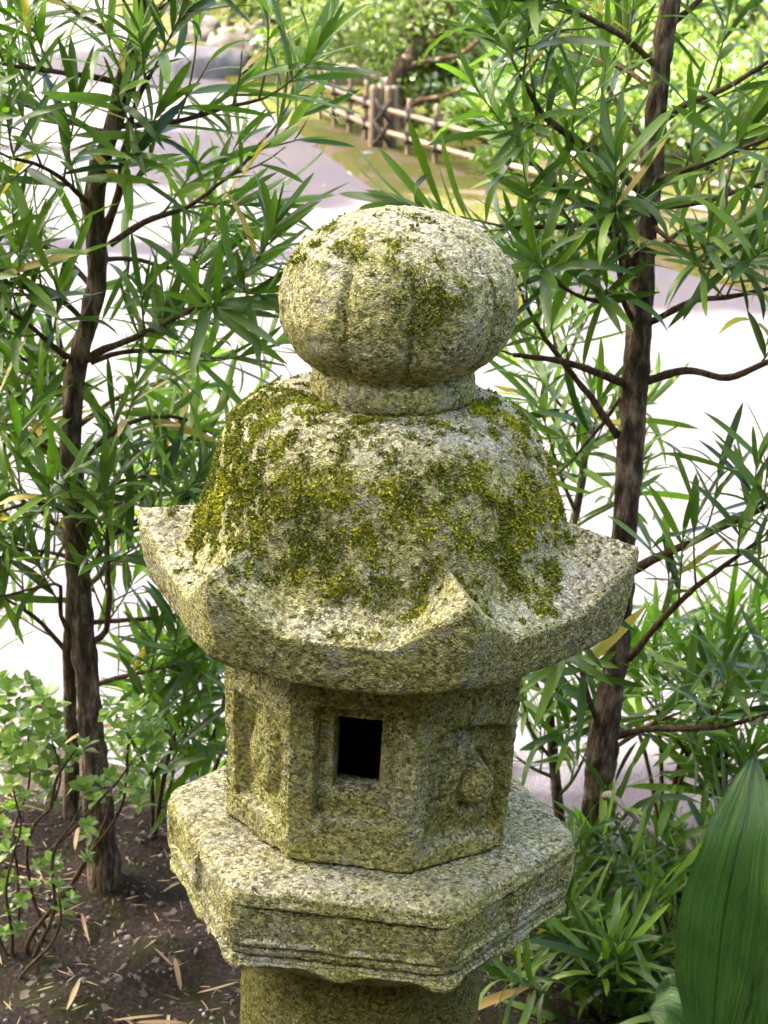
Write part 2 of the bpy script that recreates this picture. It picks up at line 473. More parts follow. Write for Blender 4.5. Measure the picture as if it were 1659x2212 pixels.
# roof: bell-shaped dome running out into a hexagonal eave with turned-up corners
R_ROOF, ROOF0 = .251, math.radians(-40.93)
def hexf(az, az0, R):
    """radius of a hexagon and distance (0..0.5 of a side) to its nearest corner"""
    q = (az-az0) % (np.pi/3)-np.pi/6
    rr = R*math.cos(np.pi/6)/np.cos(q)
    t = .5+np.tan(q)/(2*math.tan(np.pi/6))
    return rr, np.minimum(t, 1-t), t
prof = arc_resample(catmull([(.05, .457), (.075, .459), (.09, .4605), (.113, .457), (.134, .447), (.150, .431), (.161, .408), (.168, .375), (.174, .345), (.182, .317), (.195, .294), (.217, .2805)], 8), 84)
NU = 480
az = ROOF0+np.linspace(0, 2*np.pi, NU, endpoint=False)
Rh, tc, tt = hexf(az, ROOF0, R_ROOF)
kk = np.floor(((az-ROOF0) % (2*np.pi))/(np.pi/3)+.5) % 6
Rh = Rh*(1-.012*np.exp(-(tc/.03)**2))*(1+np.where(kk == 5, .062, np.where(kk == 2, .045, 0))*np.exp(-(tc/.22)**2))
lift = .050*np.clip(1-tc/.29, 0, 1)**1.02
# the left-hand corner is more worn down than the others
kk = np.floor(((az-ROOF0) % (2*np.pi))/(np.pi/3)+.5) % 6
lift = np.where(kk == 5, lift*.62, lift); lift = np.where(kk == 3, lift*.85, lift)
top = np.zeros((NU, len(prof), 3))
for j, (rr, zz) in enumerate(prof):
    rad = rr*np.ones(NU) if rr < .160 else .160+(rr-.160)*(Rh-.0030-.160)/(.217-.160)
    dome_hex = 1+.012*np.cos(6*(az-ROOF0))*smooth(.40, .46, np.array(.47+.40-zz-.0))*(rr < .19)
    rad = rad*dome_hex
    flange = .2805+lift+.24*(Rh-rad)*np.clip(lift/.046, 0, 1)
    k = .002
    zz2 = np.maximum(zz, flange)+k*np.exp(-np.abs(zz-flange)/k)*.35*(lift > .001)
    if j == len(prof)-1: zz2 = flange
    x, y = az_xy(rad, az)
    top[:, j] = np.stack([x-.006*(1-smooth(.15, .2, rad)), y, zz2+Z0], -1)
rim_z = .2805+lift
bot_z = .228+.013*np.clip(1-tc/.35, 0, 1)**1.5
rows = []
for (fr, zf) in ((.9, 0.0), (.998, .04), (1.004, .12), (1.0, .3), (.99, .55), (.975, .8), (.955, .95), (.93, 1.0)):
    pass
side = []
for u in np.concatenate([[.012, .026, .045], np.linspace(.07, 1, 25)]):
    rad = (R_ROOF+(.238-R_ROOF)*u)/R_ROOF*Rh
    bulge = .0015*math.sin(math.pi*u)
    zz = (rim_z-.0)*(1-u)+bot_z*u
    inset = .0034*math.exp(-(u/.028)**1.3)+.0045*math.exp(-(1-u)/.04)
    x, y = az_xy(rad+bulge-inset, az)
    side.append(np.stack([x, y, zz-.0008+Z0], -1))
under = []
for u in np.linspace(.04, 1, 22):
    rad = (.238/R_ROOF*Rh-.007)*(1-u)+.08*u
    x, y = az_xy(rad, az)
    under.append(np.stack([x, y, bot_z*(1-u)+.240*u-.001+Z0], -1))
roof = np.concatenate([top, np.stack(side, 1), np.stack(under, 1)], 1)
roof = rough_stone(roof, .70, seed=11)
o_roof = grid_obj('roof', roof, True, True, True)
N_TOP = top.shape[1]

# platform: thick hexagonal slab with carved panels, lotus petals underneath
PL0 = -0.6446
R_PL = .225
NU = 480
az = PL0+np.linspace(0, 2*np.pi, NU, endpoint=False)
Rh, tc, tt = hexf(az, PL0, R_PL)
Rh = Rh*(1-.022*np.exp(-(tc/.045)**2))
rows = []
for u in np.linspace(.15, 1, 46):
    rad = Rh*u*.985
    zz = .0025*(1-u**2.2)-.006*smooth(.95, 1.0, np.array(u))+.0005
    x, y = az_xy(rad, az); rows.append(np.stack([x, y, np.full(NU, zz)], -1))
def band(v, a, b, w=.0022): return smooth(a-w, a+w, v)*(1-smooth(b-w, b+w, v))
zs = np.concatenate([[-.0085, -.011], np.linspace(-.013, -.080, 52)])
for zz in zs:
    dep = 0
    pan = band(tt, .075, .468, .012)+band(tt, .532, .925, .012)
    wob = .0008*np.sin(tt*23+zz*90)
    dep = dep+.0060*pan*band(zz+wob, -.0575, -.0195, .0012)
    dep = dep+.0038*band(zz+wob*.6, -.0215, -.0180, .0012)*band(tt, .05, .95, .02)
    dep = dep+.0035*band(zz, -.0655, -.0625, .0012)*band(tt, .03, .97, .02)
    dep = dep+.0045*band(zz, -.0765, -.0735, .0014)
    slope = .006*smooth(-.045, -.08, np.array(zz))
    edge = .0035*math.exp(-(-.0085-zz)/.004)
    x, y = az_xy(Rh-dep-slope-edge, az); rows.append(np.stack([x, y, np.full(NU, zz)], -1))
# scalloped lower lip: petal tips at the corners and at mid-side
tri = np.abs(((tt*2) % 1)-.5)*2            # 1 at corners and middle, 0 between
lip = .010*smooth(.25, 1.0, tri)
for u in np.linspace(.1, 1, 10):
    x, y = az_xy(Rh-.007+.003*math.sin(u*2.6), az); rows.append(np.stack([x, y, -.080-.004*u-lip*u], -1))
for u in np.linspace(.03, 1, 26):
    petal = .020*np.sqrt(np.clip(1-tri**2, 0, 1))*math.sin(math.pi*min(1, u*1.05))
    rad = (Rh-.008)*(1-u)+.118*u+.010*math.sin(math.pi*u)+petal*.4
    zz = (-.084-lip)*(1-u**.8)+(-.084-.066*u**2.4)*u**.8-petal*.55
    x, y = az_xy(rad, az); rows.append(np.stack([x, y, zz], -1))
plat = np.stack(rows, 1); plat[..., 2] += Z0
plat = rough_stone(plat, .60, seed=21)
o_plat = grid_obj('platform', plat, True, True, True)

# light chamber: hexagonal box with a framed square opening and worn relief panels
CH = np.array([(-.150, -.027), (-.080, -.121), (.0415, -.139), (.138, -.069), (.108, .100), (-.105, .108)])
cc_ = CH.mean(0)
NF, NZ = 84, 130
zb, zt_ = -.004, .246
pts = []; fid = []; tl = []
for i in range(6):
    a, b = CH[i], CH[(i+1) % 6]
    for k in range(NF):
        t_ = k/NF; pts.append(a*(1-t_)+b*t_); fid.append(i); tl.append(t_)
pts = np.array(pts); fid = np.array(fid); tl = np.array(tl)
nrm = np.array([[(CH[(i+1) % 6]-CH[i])[1], -(CH[(i+1) % 6]-CH[i])[0]] for i in range(6)])
nrm /= np.linalg.norm(nrm, axis=1)[:, None]
zz = np.linspace(zb, zt_, NZ)
P = np.zeros((len(pts), NZ, 3))
T_, Zz = np.meshgrid(tl, zz, indexing='ij'); FI = np.repeat(fid[:, None], NZ, 1)
flare = 1+.065*(Zz-zb)/(zt_-zb)
P[..., 0] = cc_[0]+(pts[:, None, 0]-cc_[0])*flare; P[..., 1] = cc_[1]+(pts[:, None, 1]-cc_[1])*flare
P[..., 2] = Zz+Z0
dep = np.zeros_like(T_)
zv = Zz
fr = (FI == 1)
dep += fr*.0165*band(T_, .195, .812, .006)*band(zv, .053, .176, .0012)
# left face: shallow panel with a worn lump
lf = (FI == 0)
dep += lf*(.0100*band(T_, .16, .86, .03)*band(zv, .035, .150, .004)
           - .0070*np.exp(-(((T_-.50)/.20)**2+((zv-.095)/.036)**2)**2)
           + .0045*np.exp(-(((T_-.48)/.07)**2+((zv-.080)/.012)**2)) + .0040*np.exp(-(((T_-.36)/.06)**2+((zv-.108)/.010)**2)))
# right face: sunk niche with a pear-shaped knob and a bent ledge
rf = (FI == 2)
arch = band(T_, .15, .93, .03)*band(zv+.05*(T_-.5)**2, .028, .150, .005)
dep += rf*(.0130*arch
           - .0090*np.exp(-(((T_-.58)/.26)**2+((zv-.092)/.050)**2)**2)
           + .0100*np.exp(-(((T_-.27)/.12)**2+((zv-.068-.06*(T_-.27))/.0035)**2))
           + .0060*np.exp(-(((T_-.40)/.28)**2+((zv-.150+.25*(T_-.40)**2)/.006)**2)))
kq = np.sqrt(((T_-.665)/(.115-.05*np.clip((zv-.088)/.03, -1, 1)))**2+((zv-.088)/.024)**2)
dep += rf*(-.0190*np.exp(-(kq/.95)**6)+.0085*np.exp(-((kq-1.28)/.22)**2)+.009*np.exp(-((T_-.655)/.10)**2-((zv-.058)/.006)**2))
kl = np.sqrt(((T_-.50)/.20)**2+((zv-.095)/.036)**2)
dep += lf*.005*np.exp(-((kl-1.3)/.22)**2)
bf = (FI >= 3)
dep += bf*.005*band(T_, .18, .82, .02)*band(zv, .04, .16, .003)
dep = dep+.009*(1-smooth(.0010, .0060, Zz))
Nn = nrm[FI]
P[..., 0] -= Nn[..., 0]*dep; P[..., 1] -= Nn[..., 1]*dep
P = rough_stone(P, .85, seed=31)
win = fr & (T_ > .318) & (T_ < .706) & (zv > .080) & (zv < .163)
# drop the faces inside the opening, then line it with real jambs
nu, nv = P.shape[:2]
F4 = grid_faces(nu, nv, True)
drop = win.reshape(-1)[F4].all(1)
mb = MB(); mb.add(P.reshape(-1, 3), F4[~drop])
iu = np.where(win.any(1))[0]; iv = np.where(win.any(0))[0]
i0, i1, j0, j1 = iu.min(), iu.max(), iv.min(), iv.max()
loop = [(i, j0) for i in range(i0, i1)]+[(i1, j) for j in range(j0, j1)]+[(i, j1) for i in range(i1, i0, -1)]+[(i0, j) for j in range(j1, j0, -1)]
ring0 = np.array([P[i, j] for i, j in loop])
inn = np.array([-nrm[1][0], -nrm[1][1], 0.0])
cen = ring0.mean(0)
rings = [ring0]
for dpt, sc in ((.002, .985), (.010, .965), (.020, .955), (.030, .95), (.0305, 1.12)):
    R_ = cen+(ring0-cen)*sc+inn*dpt
    rings.append(R_+.0006*np.stack([vnoise(R_, 150, k) for k in (1, 2, 3)], -1))
RV = np.stack(rings, 1)
mb.add(RV.reshape(-1, 3), grid_faces(len(loop), len(rings), True)[:, ::-1])
o_ch = mb.build('light_chamber', STONE, lantern)
# inner walls of the hollow, so no light leaks in
mb = MB()
a12 = np.linspace(0, 2*np.pi, 24, endpoint=False)
ringv = np.array([[[cc_[0]+.086*math.cos(a)*.98, cc_[1]+.072*math.sin(a), zq+Z0] for zq in (.008, .08, .17, .252)] for a in a12])
keep = []
mb.add(ringv.reshape(-1, 3), grid_faces(24, 4, True))
o_in = None

# shaft and foot
sh = []
for (rr, zq) in arc_resample(catmull([(.05, -.118), (.122, -.125), (.130, -.14), (.131, -.2), (.130, -.3), (.131, -.40), (.137, -.43), (.137, -.44)], 6), 90):
    x, y = az_xy(rr, np.linspace(0, 2*np.pi, 220, endpoint=False)); sh.append(np.stack([x, y, np.full(220, zq+Z0)], -1))
grid_obj('shaft', rough_stone(np.stack(sh, 1), 1.0, seed=41), True, True, True, STONE_ALGAE_SHADE)
NU = 240; az = PL0+np.linspace(0, 2*np.pi, NU, endpoint=False); Rh, tc, tt = hexf(az, PL0, .23)
rows = []
for (u, zq) in arc_resample(catmull([(.3, .145), (.62, .14), (.72, .12), (.95, .09), (1.0, .075), (1.0, .02), (1.0, -.03)], 5), 60):
    x, y = az_xy(Rh*u, az); rows.append(np.stack([x, y, np.full(NU, zq)], -1))
grid_obj('base', rough_stone(np.stack(rows, 1), 1.0, seed=51), True, True, True)

# moss: short tufts rooted on the stone, thick on the left shoulder of the roof and in scattered cushions
def moss_mat(name, a, b, c):
    t = NT(name); geo = t.n('NewGeometry'); co = coords(t)
    col = t.ramp(geo.outputs['Random Per Island'], [(0, a), (.6, b), (1, c)])
    n = t.noise(co, 16, 3); col = t.mix(ss(t, n, .5, .62), col, t.mix(1.0, col, (1.9, 1.75, .9), 'MULTIPLY'))
    t.set(col, .8, None, .2); return t.m
MOSS = moss_mat('green_moss', (.06, .078, .010), (.17, .20, .018), (.38, .39, .045))
def tufts(name, P, N, size, mat, parent, seed):
    g = np.random.default_rng(seed)
    n = len(P)
    a = g.normal(size=(n, 3)); a -= N*(a*N).sum(1)[:, None]; a /= np.linalg.norm(a, axis=1)[:, None]+1e-9
    b = np.cross(N, a)
    lean = g.uniform(-.9, .9, (n, 1))*b+g.uniform(-.5, .3, (n, 1))*np.array([0, 0, 1.0])+g.uniform(-.9, .9, (n, 1))*a
    d = N+lean; d /= np.linalg.norm(d, axis=1)[:, None]
    L = size*g.uniform(.5, 1.3, (n, 1)); w = L*g.uniform(.16, .34, (n, 1))
    B = P-N*.0012
    V = np.stack([B-a*w, B+a*w, B+d*L*.65+a*w*.75, B+d*L*.65-a*w*.75, B+d*L+b*w*.6], 1)
    base = np.arange(n)[:, None]*5
    me = mesh_arrays(name, V.reshape(-1, 3), [base+np.array([[0, 1, 2, 3]]), base+np.array([[3, 2, 4]])])
    return tag(link(name, me, parent, mat, False), kind='stuff')
def sample_grid(Pg, n, g):
    """area-weighted random points and normals on a grid surface closed in u"""
    nu, nv = Pg.shape[:2]
    Q00 = Pg[:, :-1]; Q10 = np.roll(Pg, -1, 0)[:, :-1]; Q01 = Pg[:, 1:]; Q11 = np.roll(Pg, -1, 0)[:, 1:]
    Nf = np.cross(Q10-Q00, Q01-Q00); ar = np.linalg.norm(Nf, axis=-1)
    idx = g.choice(ar.size, n, p=(ar/ar.sum()).ravel())
    u, v = g.random((n, 1)), g.random((n, 1))
    q = [q.reshape(-1, 3)[idx] for q in (Q00, Q10, Q01, Q11)]
    P = q[0]*(1-u)*(1-v)+q[1]*u*(1-v)+q[2]*(1-u)*v+q[3]*u*v
    N = Nf.reshape(-1, 3)[idx]; N = N/(np.linalg.norm(N, axis=1)[:, None]+1e-12)
    return P, N
g = np.random.default_rng(77)
P, N = sample_grid(roof[:, :N_TOP], 330000, g)
cen = np.array([0, 0, Z0+.36])
sgn = np.sign(((P-cen)*N).sum(1)); N = N*sgn[:, None]
azp = np.degrees(np.arctan2(P[:, 0], -P[:, 1])); h = P[:, 2]-Z0; rr = np.hypot(P[:, 0], P[:, 1])
n1 = fbm(P, 15, 61, 3); n2 = fbm(P, 62, 64, 2); n3 = vnoise(P, 190, 66)
dens = .30*np.exp(-(azp/95)**4)*smooth(.288, .305, h)
dens += .42*np.exp(-((azp+75)/40)**2)*smooth(.30, .345, h)               # left shoulder
dens += .12*np.exp(-((azp+10)/45)**2)*(1-smooth(.42, .45, h))
dens += .30*np.exp(-((azp-48)/16)**2)*(1-smooth(.38, .42, h))
dens += .22*np.exp(-((azp-85)/14)**2)*smooth(.34, .38, h)
dens -= .30*np.exp(-((h-.440)/.014)**2)*np.exp(-((azp-8)/36)**2)      # barer crown below the finial
dens -= .8*smooth(.225, .245, rr)+.35*smooth(.200, .228, rr)
keep = g.random(len(P))*.60 < (dens*.85+.16*n1+.72*n2+.42*n3-.25)
o_moss = tufts('moss', P[keep], N[keep], .0042, MOSS, o_roof, 5)
P, N = sample_grid(grid_fin[:, 24:], 90000, g)
N = N*np.sign(((P-np.array([0, 0, Z0+.54]))*N).sum(1))[:, None]
azp = np.degrees(np.arctan2(P[:, 0], -P[:, 1])); h = P[:, 2]-Z0
n1 = fbm(P, 24, 71, 3); n2 = fbm(P, 80, 74, 2)
dens = .0*h
dens += .80*np.exp(-((azp-20)/20)**2-((h-.592)/.030)**2)+.55*np.exp(-((azp-13)/9)**2-((h-.565)/.03)**2)
dens += .55*np.exp(-((azp+30)/22)**2-((h-.615)/.018)**2)+.7*np.exp(-((azp+70)/20)**2-((h-.60)/.02)**2)
dens += .45*np.exp(-((azp-55)/8)**2-((h-.575)/.03)**2)
keep = g.random(len(P))*.40 < (dens*.9+.42*n1+.45*n2-.50)
tufts('moss', P[keep], N[keep], .0044, MOSS, o_fin, 6)

# ------------------------------------------------------------------ leaves
def leaf_template(L=1.0, W=.1, bend=.0, twist=0.0, fold=.22, n=7, shape='lance', side=0.0):
    """leaf along +x of length 1, upper side +z; three columns so that the midrib folds"""
    u = np.linspace(0, 1, n)
    if shape == 'lance': w = 1.18*W*np.clip(np.sin(np.pi*np.clip(u*.92+.05, 0, 1))**.48*(1-.12*u), 0, None)
    elif shape == 'ovate': w = W*np.sin(np.pi*u**1.35*.985+.02)**.8
    else: w = W*np.sin(np.pi*np.clip(u, .0, 1)**.85)**.7
    w[0] *= .35; w[-1] = .004
    ang = bend*u
    x = np.concatenate([[0], np.cumsum(np.cos((ang[1:]+ang[:-1])/2)*np.diff(u))])
    z = -np.concatenate([[0], np.cumsum(np.sin((ang[1:]+ang[:-1])/2)*np.diff(u))])
    V = np.zeros((n, 3, 3))
    for k, s_ in enumerate((-1, 0, 1)):
        tw = twist*u
        yy = s_*w*np.cos(tw); zz_ = abs(s_)*w*fold+s_*w*np.sin(tw)
        V[:, k] = np.stack([x+zz_*np.sin(ang)*.5, yy+side*u**2, z+zz_], -1)
    F = []
    for i in range(n-1):
        for k in range(2): F.append((i*3+k, (i+1)*3+k, (i+1)*3+k+1, i*3+k+1))
    return V.reshape(-1, 3), np.array(F)
TPL = {'pod': [leaf_template(W=w, bend=b, twist=t, fold=f, side=sd) for w, b, t, f, sd in (
           (.046, .15, 0, .35, 0), (.050, .5, .4, .3, .06), (.044, -.25, -.3, .38, 0), (.053, .75, .3, .25, -.07), (.046, .1, .8, .32, .05),
           (.049, .25, -.8, .35, -.03), (.050, 1.25, .3, .2, .06), (.042, .0, 0, .4, -.05), (.047, .05, .2, .4, .0), (.048, .2, -.2, .35, .03), (.044, 1.6, .6, .2, .0), (.040, .4, 1.3, .3, .08))],
       'az': [leaf_template(W=w, bend=b, twist=t, fold=.25, n=6, shape='ovate') for w, b, t in ((.29, .4, 0), (.25, .7, .2), (.31, .2, -.2), (.28, -.2, .1))]}
class Leaves:
    """gathers the leaves of one plant; the 300 that show largest become leaf objects, the others one joined part"""
    def __init__(s, kind): s.kind = kind; s.rec = []
    def add(s, base, d, nz, L, m, k=None):
        d = d/np.linalg.norm(d); z = nz-d*(nz@d); ln = np.linalg.norm(z)
        if ln < 1e-4: z = np.cross(d, [0.3, .5, .7]); ln = np.linalg.norm(z)
        z = z/ln; y = np.cross(z, d)
        s.rec.append((base, np.stack([d, y, z], 1)*L, m, random.randrange(len(TPL[s.kind])) if k is None else k))
    def finish(s, root, mats, limit=300, clear=None):
        org = np.array(root.matrix_basis.translation)
        if clear is not None: s.rec = [r for r in s.rec if clear(r)]
        score = []
        for b, M, m, k in s.rec:
            e = b+M[:, 0]
            x0, y0, z0 = project(b); x1, y1, z1 = project(e)
            vis = -40 < (x0+x1)/2 < PW+40 and -40 < (y0+y1)/2 < PH+40
            cx, cy = (x0+x1)/2, (y0+y1)/2
            hid = (300 < cx < 1380 and 1150 < cy < 1480) or (480 < cx < 1130 and 850 < cy < 2200) or (610 < cx < 1110 and 470 < cy < 860)
            yb = (b[1]+e[1])/2
            score.append((math.hypot(x1-x0, y1-y0)*(1.0 if not (hid and yb > .1) else .05) if vis else 0))
        order = np.argsort(score)[::-1]
        cache = {}
        for n_, i in enumerate(order[:limit]):
            b, M, m, k = s.rec[i]
            if score[i] <= 0: order = np.concatenate([order[:n_], order[n_:]]); limit = n_; break
            if (m, k) not in cache:
                V, F = TPL[s.kind][k]; me = mesh_arrays('leaf', V, [F])
                me.materials.append(mats[m]); me.polygons.foreach_set('use_smooth', np.ones(len(me.polygons), bool)); cache[(m, k)] = me
            o = bpy.data.objects.new('leaf', cache[(m, k)]); COL.objects.link(o); o.parent = root
            mm = Matrix.Identity(4)
            for r_ in range(3):
                for c_ in range(3): mm[r_][c_] = M[r_, c_]
                mm[r_][3] = b[r_]-org[r_]
            o.matrix_basis = mm
        rest = [s.rec[i] for i in order[limit:]]
        for m in sorted(set(r[2] for r in rest)):
            mb = MB()
            for b, M, mm_, k in rest:
                if mm_ != m: continue
                V, F = TPL[s.kind][k]; mb.add(V@M.T+b, F)
            o = mb.build('foliage', mats[m], root); o['kind'] = 'stuff'
def unit(v): v = np.asarray(v, float); return v/(np.linalg.norm(v)+1e-12)
def rand_dir(): return unit(rng.normal(size=3))

def shoot(lv, tw, P, axis, length, n, leaf, mats_w, twig_r=.0018, bare=.15, open_=1.0):
    """a leafy shoot: spiral of strap leaves, crowded towards its tip"""
    axis = unit(axis); 
    side = unit(np.cross(axis, [0, 0, 1.0])+1e-3*rand_dir())
    bendv = unit(np.array([0, 0, 1.0])-axis*axis[2]+.001)*rng.uniform(-.05, .35)*length
    pts = [P+axis*length*t+bendv*t*t for t in np.linspace(0, 1, 5)]
    tube(tw, np.array(pts), np.linspace(twig_r, twig_r*.6, 5), 5)
    a2 = unit(pts[-1]-pts[-2]); s1 = unit(np.cross(a2, side)); s2 = np.cross(a2, s1)
    ph = rng.uniform(0, 6.28)
    for i in range(n):
        q = i/max(1, n-1); t = bare+(1-bare)*q**.75
        b = P+axis*length*t+bendv*t*t
        ph += 2.39996+rng.normal()*.25
        rad = s1*math.cos(ph)+s2*math.sin(ph)
        an = math.radians((64-44*q**1.2)*open_+rng.normal()*9)
        d = a2*math.cos(an)+rad*math.sin(an)+np.array([0, 0, rng.uniform(-.14, .16)])
        L = leaf*(1-.30*q**3)*rng.uniform(.55, 1.18)
        nz = a2*math.sin(an)-rad*math.cos(an)*.6+rand_dir()*.35+np.array([0, 0, .25])
        m = rng.choice(len(mats_w), p=mats_w)
        if m == len(mats_w)-1 and q > .5: m = 0
        lv.add(b, d, nz, L, m)
def branch_px(pts, y0, y1):
    n = len(pts); return np.array([Y(p[0], p[1], y0+(y1-y0)*i/(n-1)) for i, p in enumerate(pts)])
def make_branch(root, lv, tw, P3, r0, r1, mat, leaf=.105, every=.045, n=(11, 17), length=(.06, .13), tipn=20, mats_w=(.96, .04), start=.25, seed=0, name='branch', spread=1.0):
    P, R = resample(P3, np.linspace(r0, r1, len(P3)), .012)
    P = P+.0012*np.stack([fbm(P, 30, seed+k, 2) for k in (1, 2, 3)], -1)
    # little leaf-scar bumps along the twig
    R = R*(1+.16*vnoise(P, 120, seed+5)+.06)
    mb = MB(); tube(mb, P, R, 8, .10, 160, seed)
    mb.build(name, mat, root)
    T, N, Bn = frames(P)
    s_ = np.concatenate([[0], np.cumsum(np.linalg.norm(np.diff(P, axis=0), axis=1))])
    d = s_[-1]*start
    while d < s_[-1]*.97:
        i = np.searchsorted(s_, d); i = min(i, len(P)-2)
        a = rng.uniform(0, 6.28)
        sd = N[i]*math.cos(a)+Bn[i]*math.sin(a)
        ax = T[i]*rng.uniform(.35, 1.0)+sd*rng.uniform(.5, 1.0)*spread+np.array([0, 0, rng.uniform(.0, .55)])
        shoot(lv, tw, P[i], ax, rng.uniform(*length), rng.integers(*n), leaf*rng.uniform(.85, 1.1), mats_w)
        d += every*rng.uniform(.6, 1.5)
    shoot(lv, tw, P[-1], T[-1]+np.array([0, 0, .15]), rng.uniform(*length)*1.1, tipn, leaf*1.05, mats_w)
def outside_lantern(rec):
    b, M = rec[0], rec[1]
    for q in (0, .35, .7, 1.0):
        p = b+M[:, 0]*q; r_ = math.hypot(p[0], p[1]); h = p[2]-Z0
        lim = .285 if .2 < h < .36 else (.235 if -.1 < h < .02 else (.20 if -.1 < h < .5 else (.14 if h < .68 else 0)))
        if r_ < lim: return False
    return True

def pruned(rec):
    # gaps in the crowns through which the boulders and the fence corner show
    if not outside_lantern(rec): return False
    x, y, _ = project(rec[0]+rec[1][:, 0]*.5)
    for x0, x1, y0, y1 in ((372, 585, 45, 180), (735, 985, 150, 335), (560, 800, 235, 410)):
        if x0 < x < x1 and y0 < y < y1: return rng.random() < .12
    return True
def trunk_part(root, pts, rad, y, mat, seg=34, step=.007, rough=.17, seed=0, name='trunk'):
    P3 = np.array([Y(p[0], p[1], yy) for p, yy in zip(pts, y)])
    P, R = resample(P3, rad, step)
    mb = MB(); tube(mb, P, R, seg, rough, 95, seed)
    o = mb.build(name, mat, root)
    return P, R

# ------------------------------------------------------------------ tree beside the lantern's left
gl = G(226, 1935)
yl = gl[1]
treeL = empty('podocarpus_tree', (gl[0], gl[1], 0), 'densely leafy narrow-leaved evergreen tree with a crooked flaky trunk', 'tree', 'narrow-leaved evergreens around the lantern')
lpts = [(232, 1965), (226, 1920), (208, 1700), (196, 1560), (182, 1400), (166, 1220), (158, 1060), (152, 950), (163, 800), (186, 715), (210, 600), (203, 480), (204, 420), (228, 320), (256, 235), (266, 170), (290, 80), (306, 0), (318, -120), (322, -260)]
lr = np.array([60, 42, 31, 29, 28, 26, 24, 23, 21, 21, 22, 22, 21, 19, 19, 18, 16, 15, 13, 10])/1560.0
PL, RL = trunk_part(treeL, lpts, lr, [yl]*len(lpts), BARK, seed=3)
lvL = Leaves('pod'); twL = MB()
WL = (.70, .26, .04)
bl = [
 ([(220, 524), (242, 458), (257, 414), (264, 348), (279, 286), (288, 245), (305, 200), (325, 160)], 0, -.10, .010, .004),
 ([(238, 528), (293, 491), (330, 473), (385, 455), (422, 436), (513, 367), (550, 323), (585, 288)], 0, .10, .008, .003),
 ([(253, 273), (319, 268), (403, 258), (480, 235), (540, 222), (575, 212)], 0, -.05, .007, .0028),
 ([(250, 176), (158, 160), (55, 147), (-20, 135)], 0, -.08, .007, .003),
 ([(227, 286), (172, 271), (55, 227), (-20, 205)], 0, .12, .007, .003),
 ([(183, 780), (227, 754), (286, 732), (312, 718), (403, 674), (488, 619), (513, 604)], 0, -.05, .009, .003),
 ([(198, 782), (264, 762), (323, 758), (400, 762), (460, 772)], 0, .10, .007, .0028),
 ([(145, 770), (121, 751), (60, 700), (-10, 650)], 0, -.10, .008, .003),
 ([(192, 1390), (228, 1365), (236, 1291), (234, 1213), (231, 1141)], 0, -.08, .008, .003),
 ([(150, 1370), (131, 1330), (132, 1267), (120, 1261), (69, 1273), (0, 1291)], 0, .0, .006, .0025),
 ([(150, 1205), (126, 1198), (75, 1189), (-10, 1189)], 0, .1, .006, .0025),
 ([(190, 980), (250, 930), (330, 900), (400, 905), (440, 930)], 0, .16, .007, .003),
 ([(165, 1010), (100, 950), (40, 930), (-30, 900)], 0, .15, .007, .003),
 ([(200, 620), (140, 560), (70, 520), (-10, 500)], 0, .12, .007, .003),
 ([(205, 460), (150, 400), (90, 360), (20, 340)], 0, -.12, .006, .003),
 ([(185, 1080), (260, 1040), (330, 1030), (390, 1060)], 0, .18, .006, .003),
 ([(280, 110), (220, 60), (150, 20), (90, -30)], 0, .05, .006, .003),
 ([(290, 60), (340, 20), (390, -10), (430, -50)], 0, -.1, .006, .003),
 ([(190, 700), (120, 640), (40, 610), (-30, 620)], 0, -.15, .007, .003),
 ([(180, 1250), (230, 1180), (300, 1120), (350, 1100)], 0, -.02, .006, .003),
 ([(170, 1130), (110, 1090), (50, 1090), (-10, 1110)], 0, -.12, .006, .003),
 ([(220, 560), (290, 560), (370, 580), (440, 560)], 0, .2, .006, .003),
 ([(170, 860), (110, 850), (50, 820), (-20, 800)], 0, .2, .006, .003),
]
for i, (pts, d0, d1, r0, r1) in enumerate(bl):
    make_branch(treeL, lvL, twL, branch_px(pts, yl+d0, yl+d1), r0*.62, r1*.62, TWIG, leaf=.124, every=.031, n=(9, 15), tipn=20, mats_w=WL, seed=i*7)
o = twL.build('twigs', TWIG_G, treeL); o['kind'] = 'stuff'
lvL.finish(treeL, [LEAF, LEAF_BR, LEAF_Y], 300, pruned)

# a second, thinner stem behind it, mostly hidden
g2 = G(150, 1790)
treeB = empty('podocarpus_tree', (g2[0], g2[1], 0), 'slender narrow-leaved evergreen half hidden behind the crooked tree', 'tree', 'narrow-leaved evergreens around the lantern')
bpts = [(150, 1800), (155, 1650), (150, 1450), (158, 1250), (172, 1100), (160, 960), (150, 850), (120, 700)]
PB, RB = trunk_part(treeB, bpts, np.array([18, 16, 15, 14, 13, 12, 9, 5])/1350.0, [g2[1]]*8, BARK, seg=14, seed=8)
lvB = Leaves('pod'); twB = MB()
for i, (x, y, dx, dy) in enumerate([(152, 1420, -150, -130), (156, 1300, 170, -120), (165, 1180, -160, -120), (168, 1120, 240, -60), (165, 1000, -150, -60), (158, 930, 200, -110), (150, 860, -130, -100),
                                     (152, 1500, 230, -60), (150, 1550, -140, -40), (160, 1220, 120, -160), (150, 1350, 300, -20)]):
    yy = g2[1]
    make_branch(treeB, lvB, twB, branch_px([(x, y), (x+dx*.4, y+dy*.55), (x+dx*.75, y+dy*.85), (x+dx, y+dy)], yy, yy+rng.uniform(-.2, .25)), .0045, .002, TWIG, leaf=.124, every=.055, n=(8, 13), tipn=15, mats_w=(.50, .45, .05), seed=100+i)
o = twB.build('twigs', TWIG_G, treeB); o['kind'] = 'stuff'
lvB.finish(treeB, [LEAF, LEAF_BR, LEAF_Y], 300, outside_lantern)

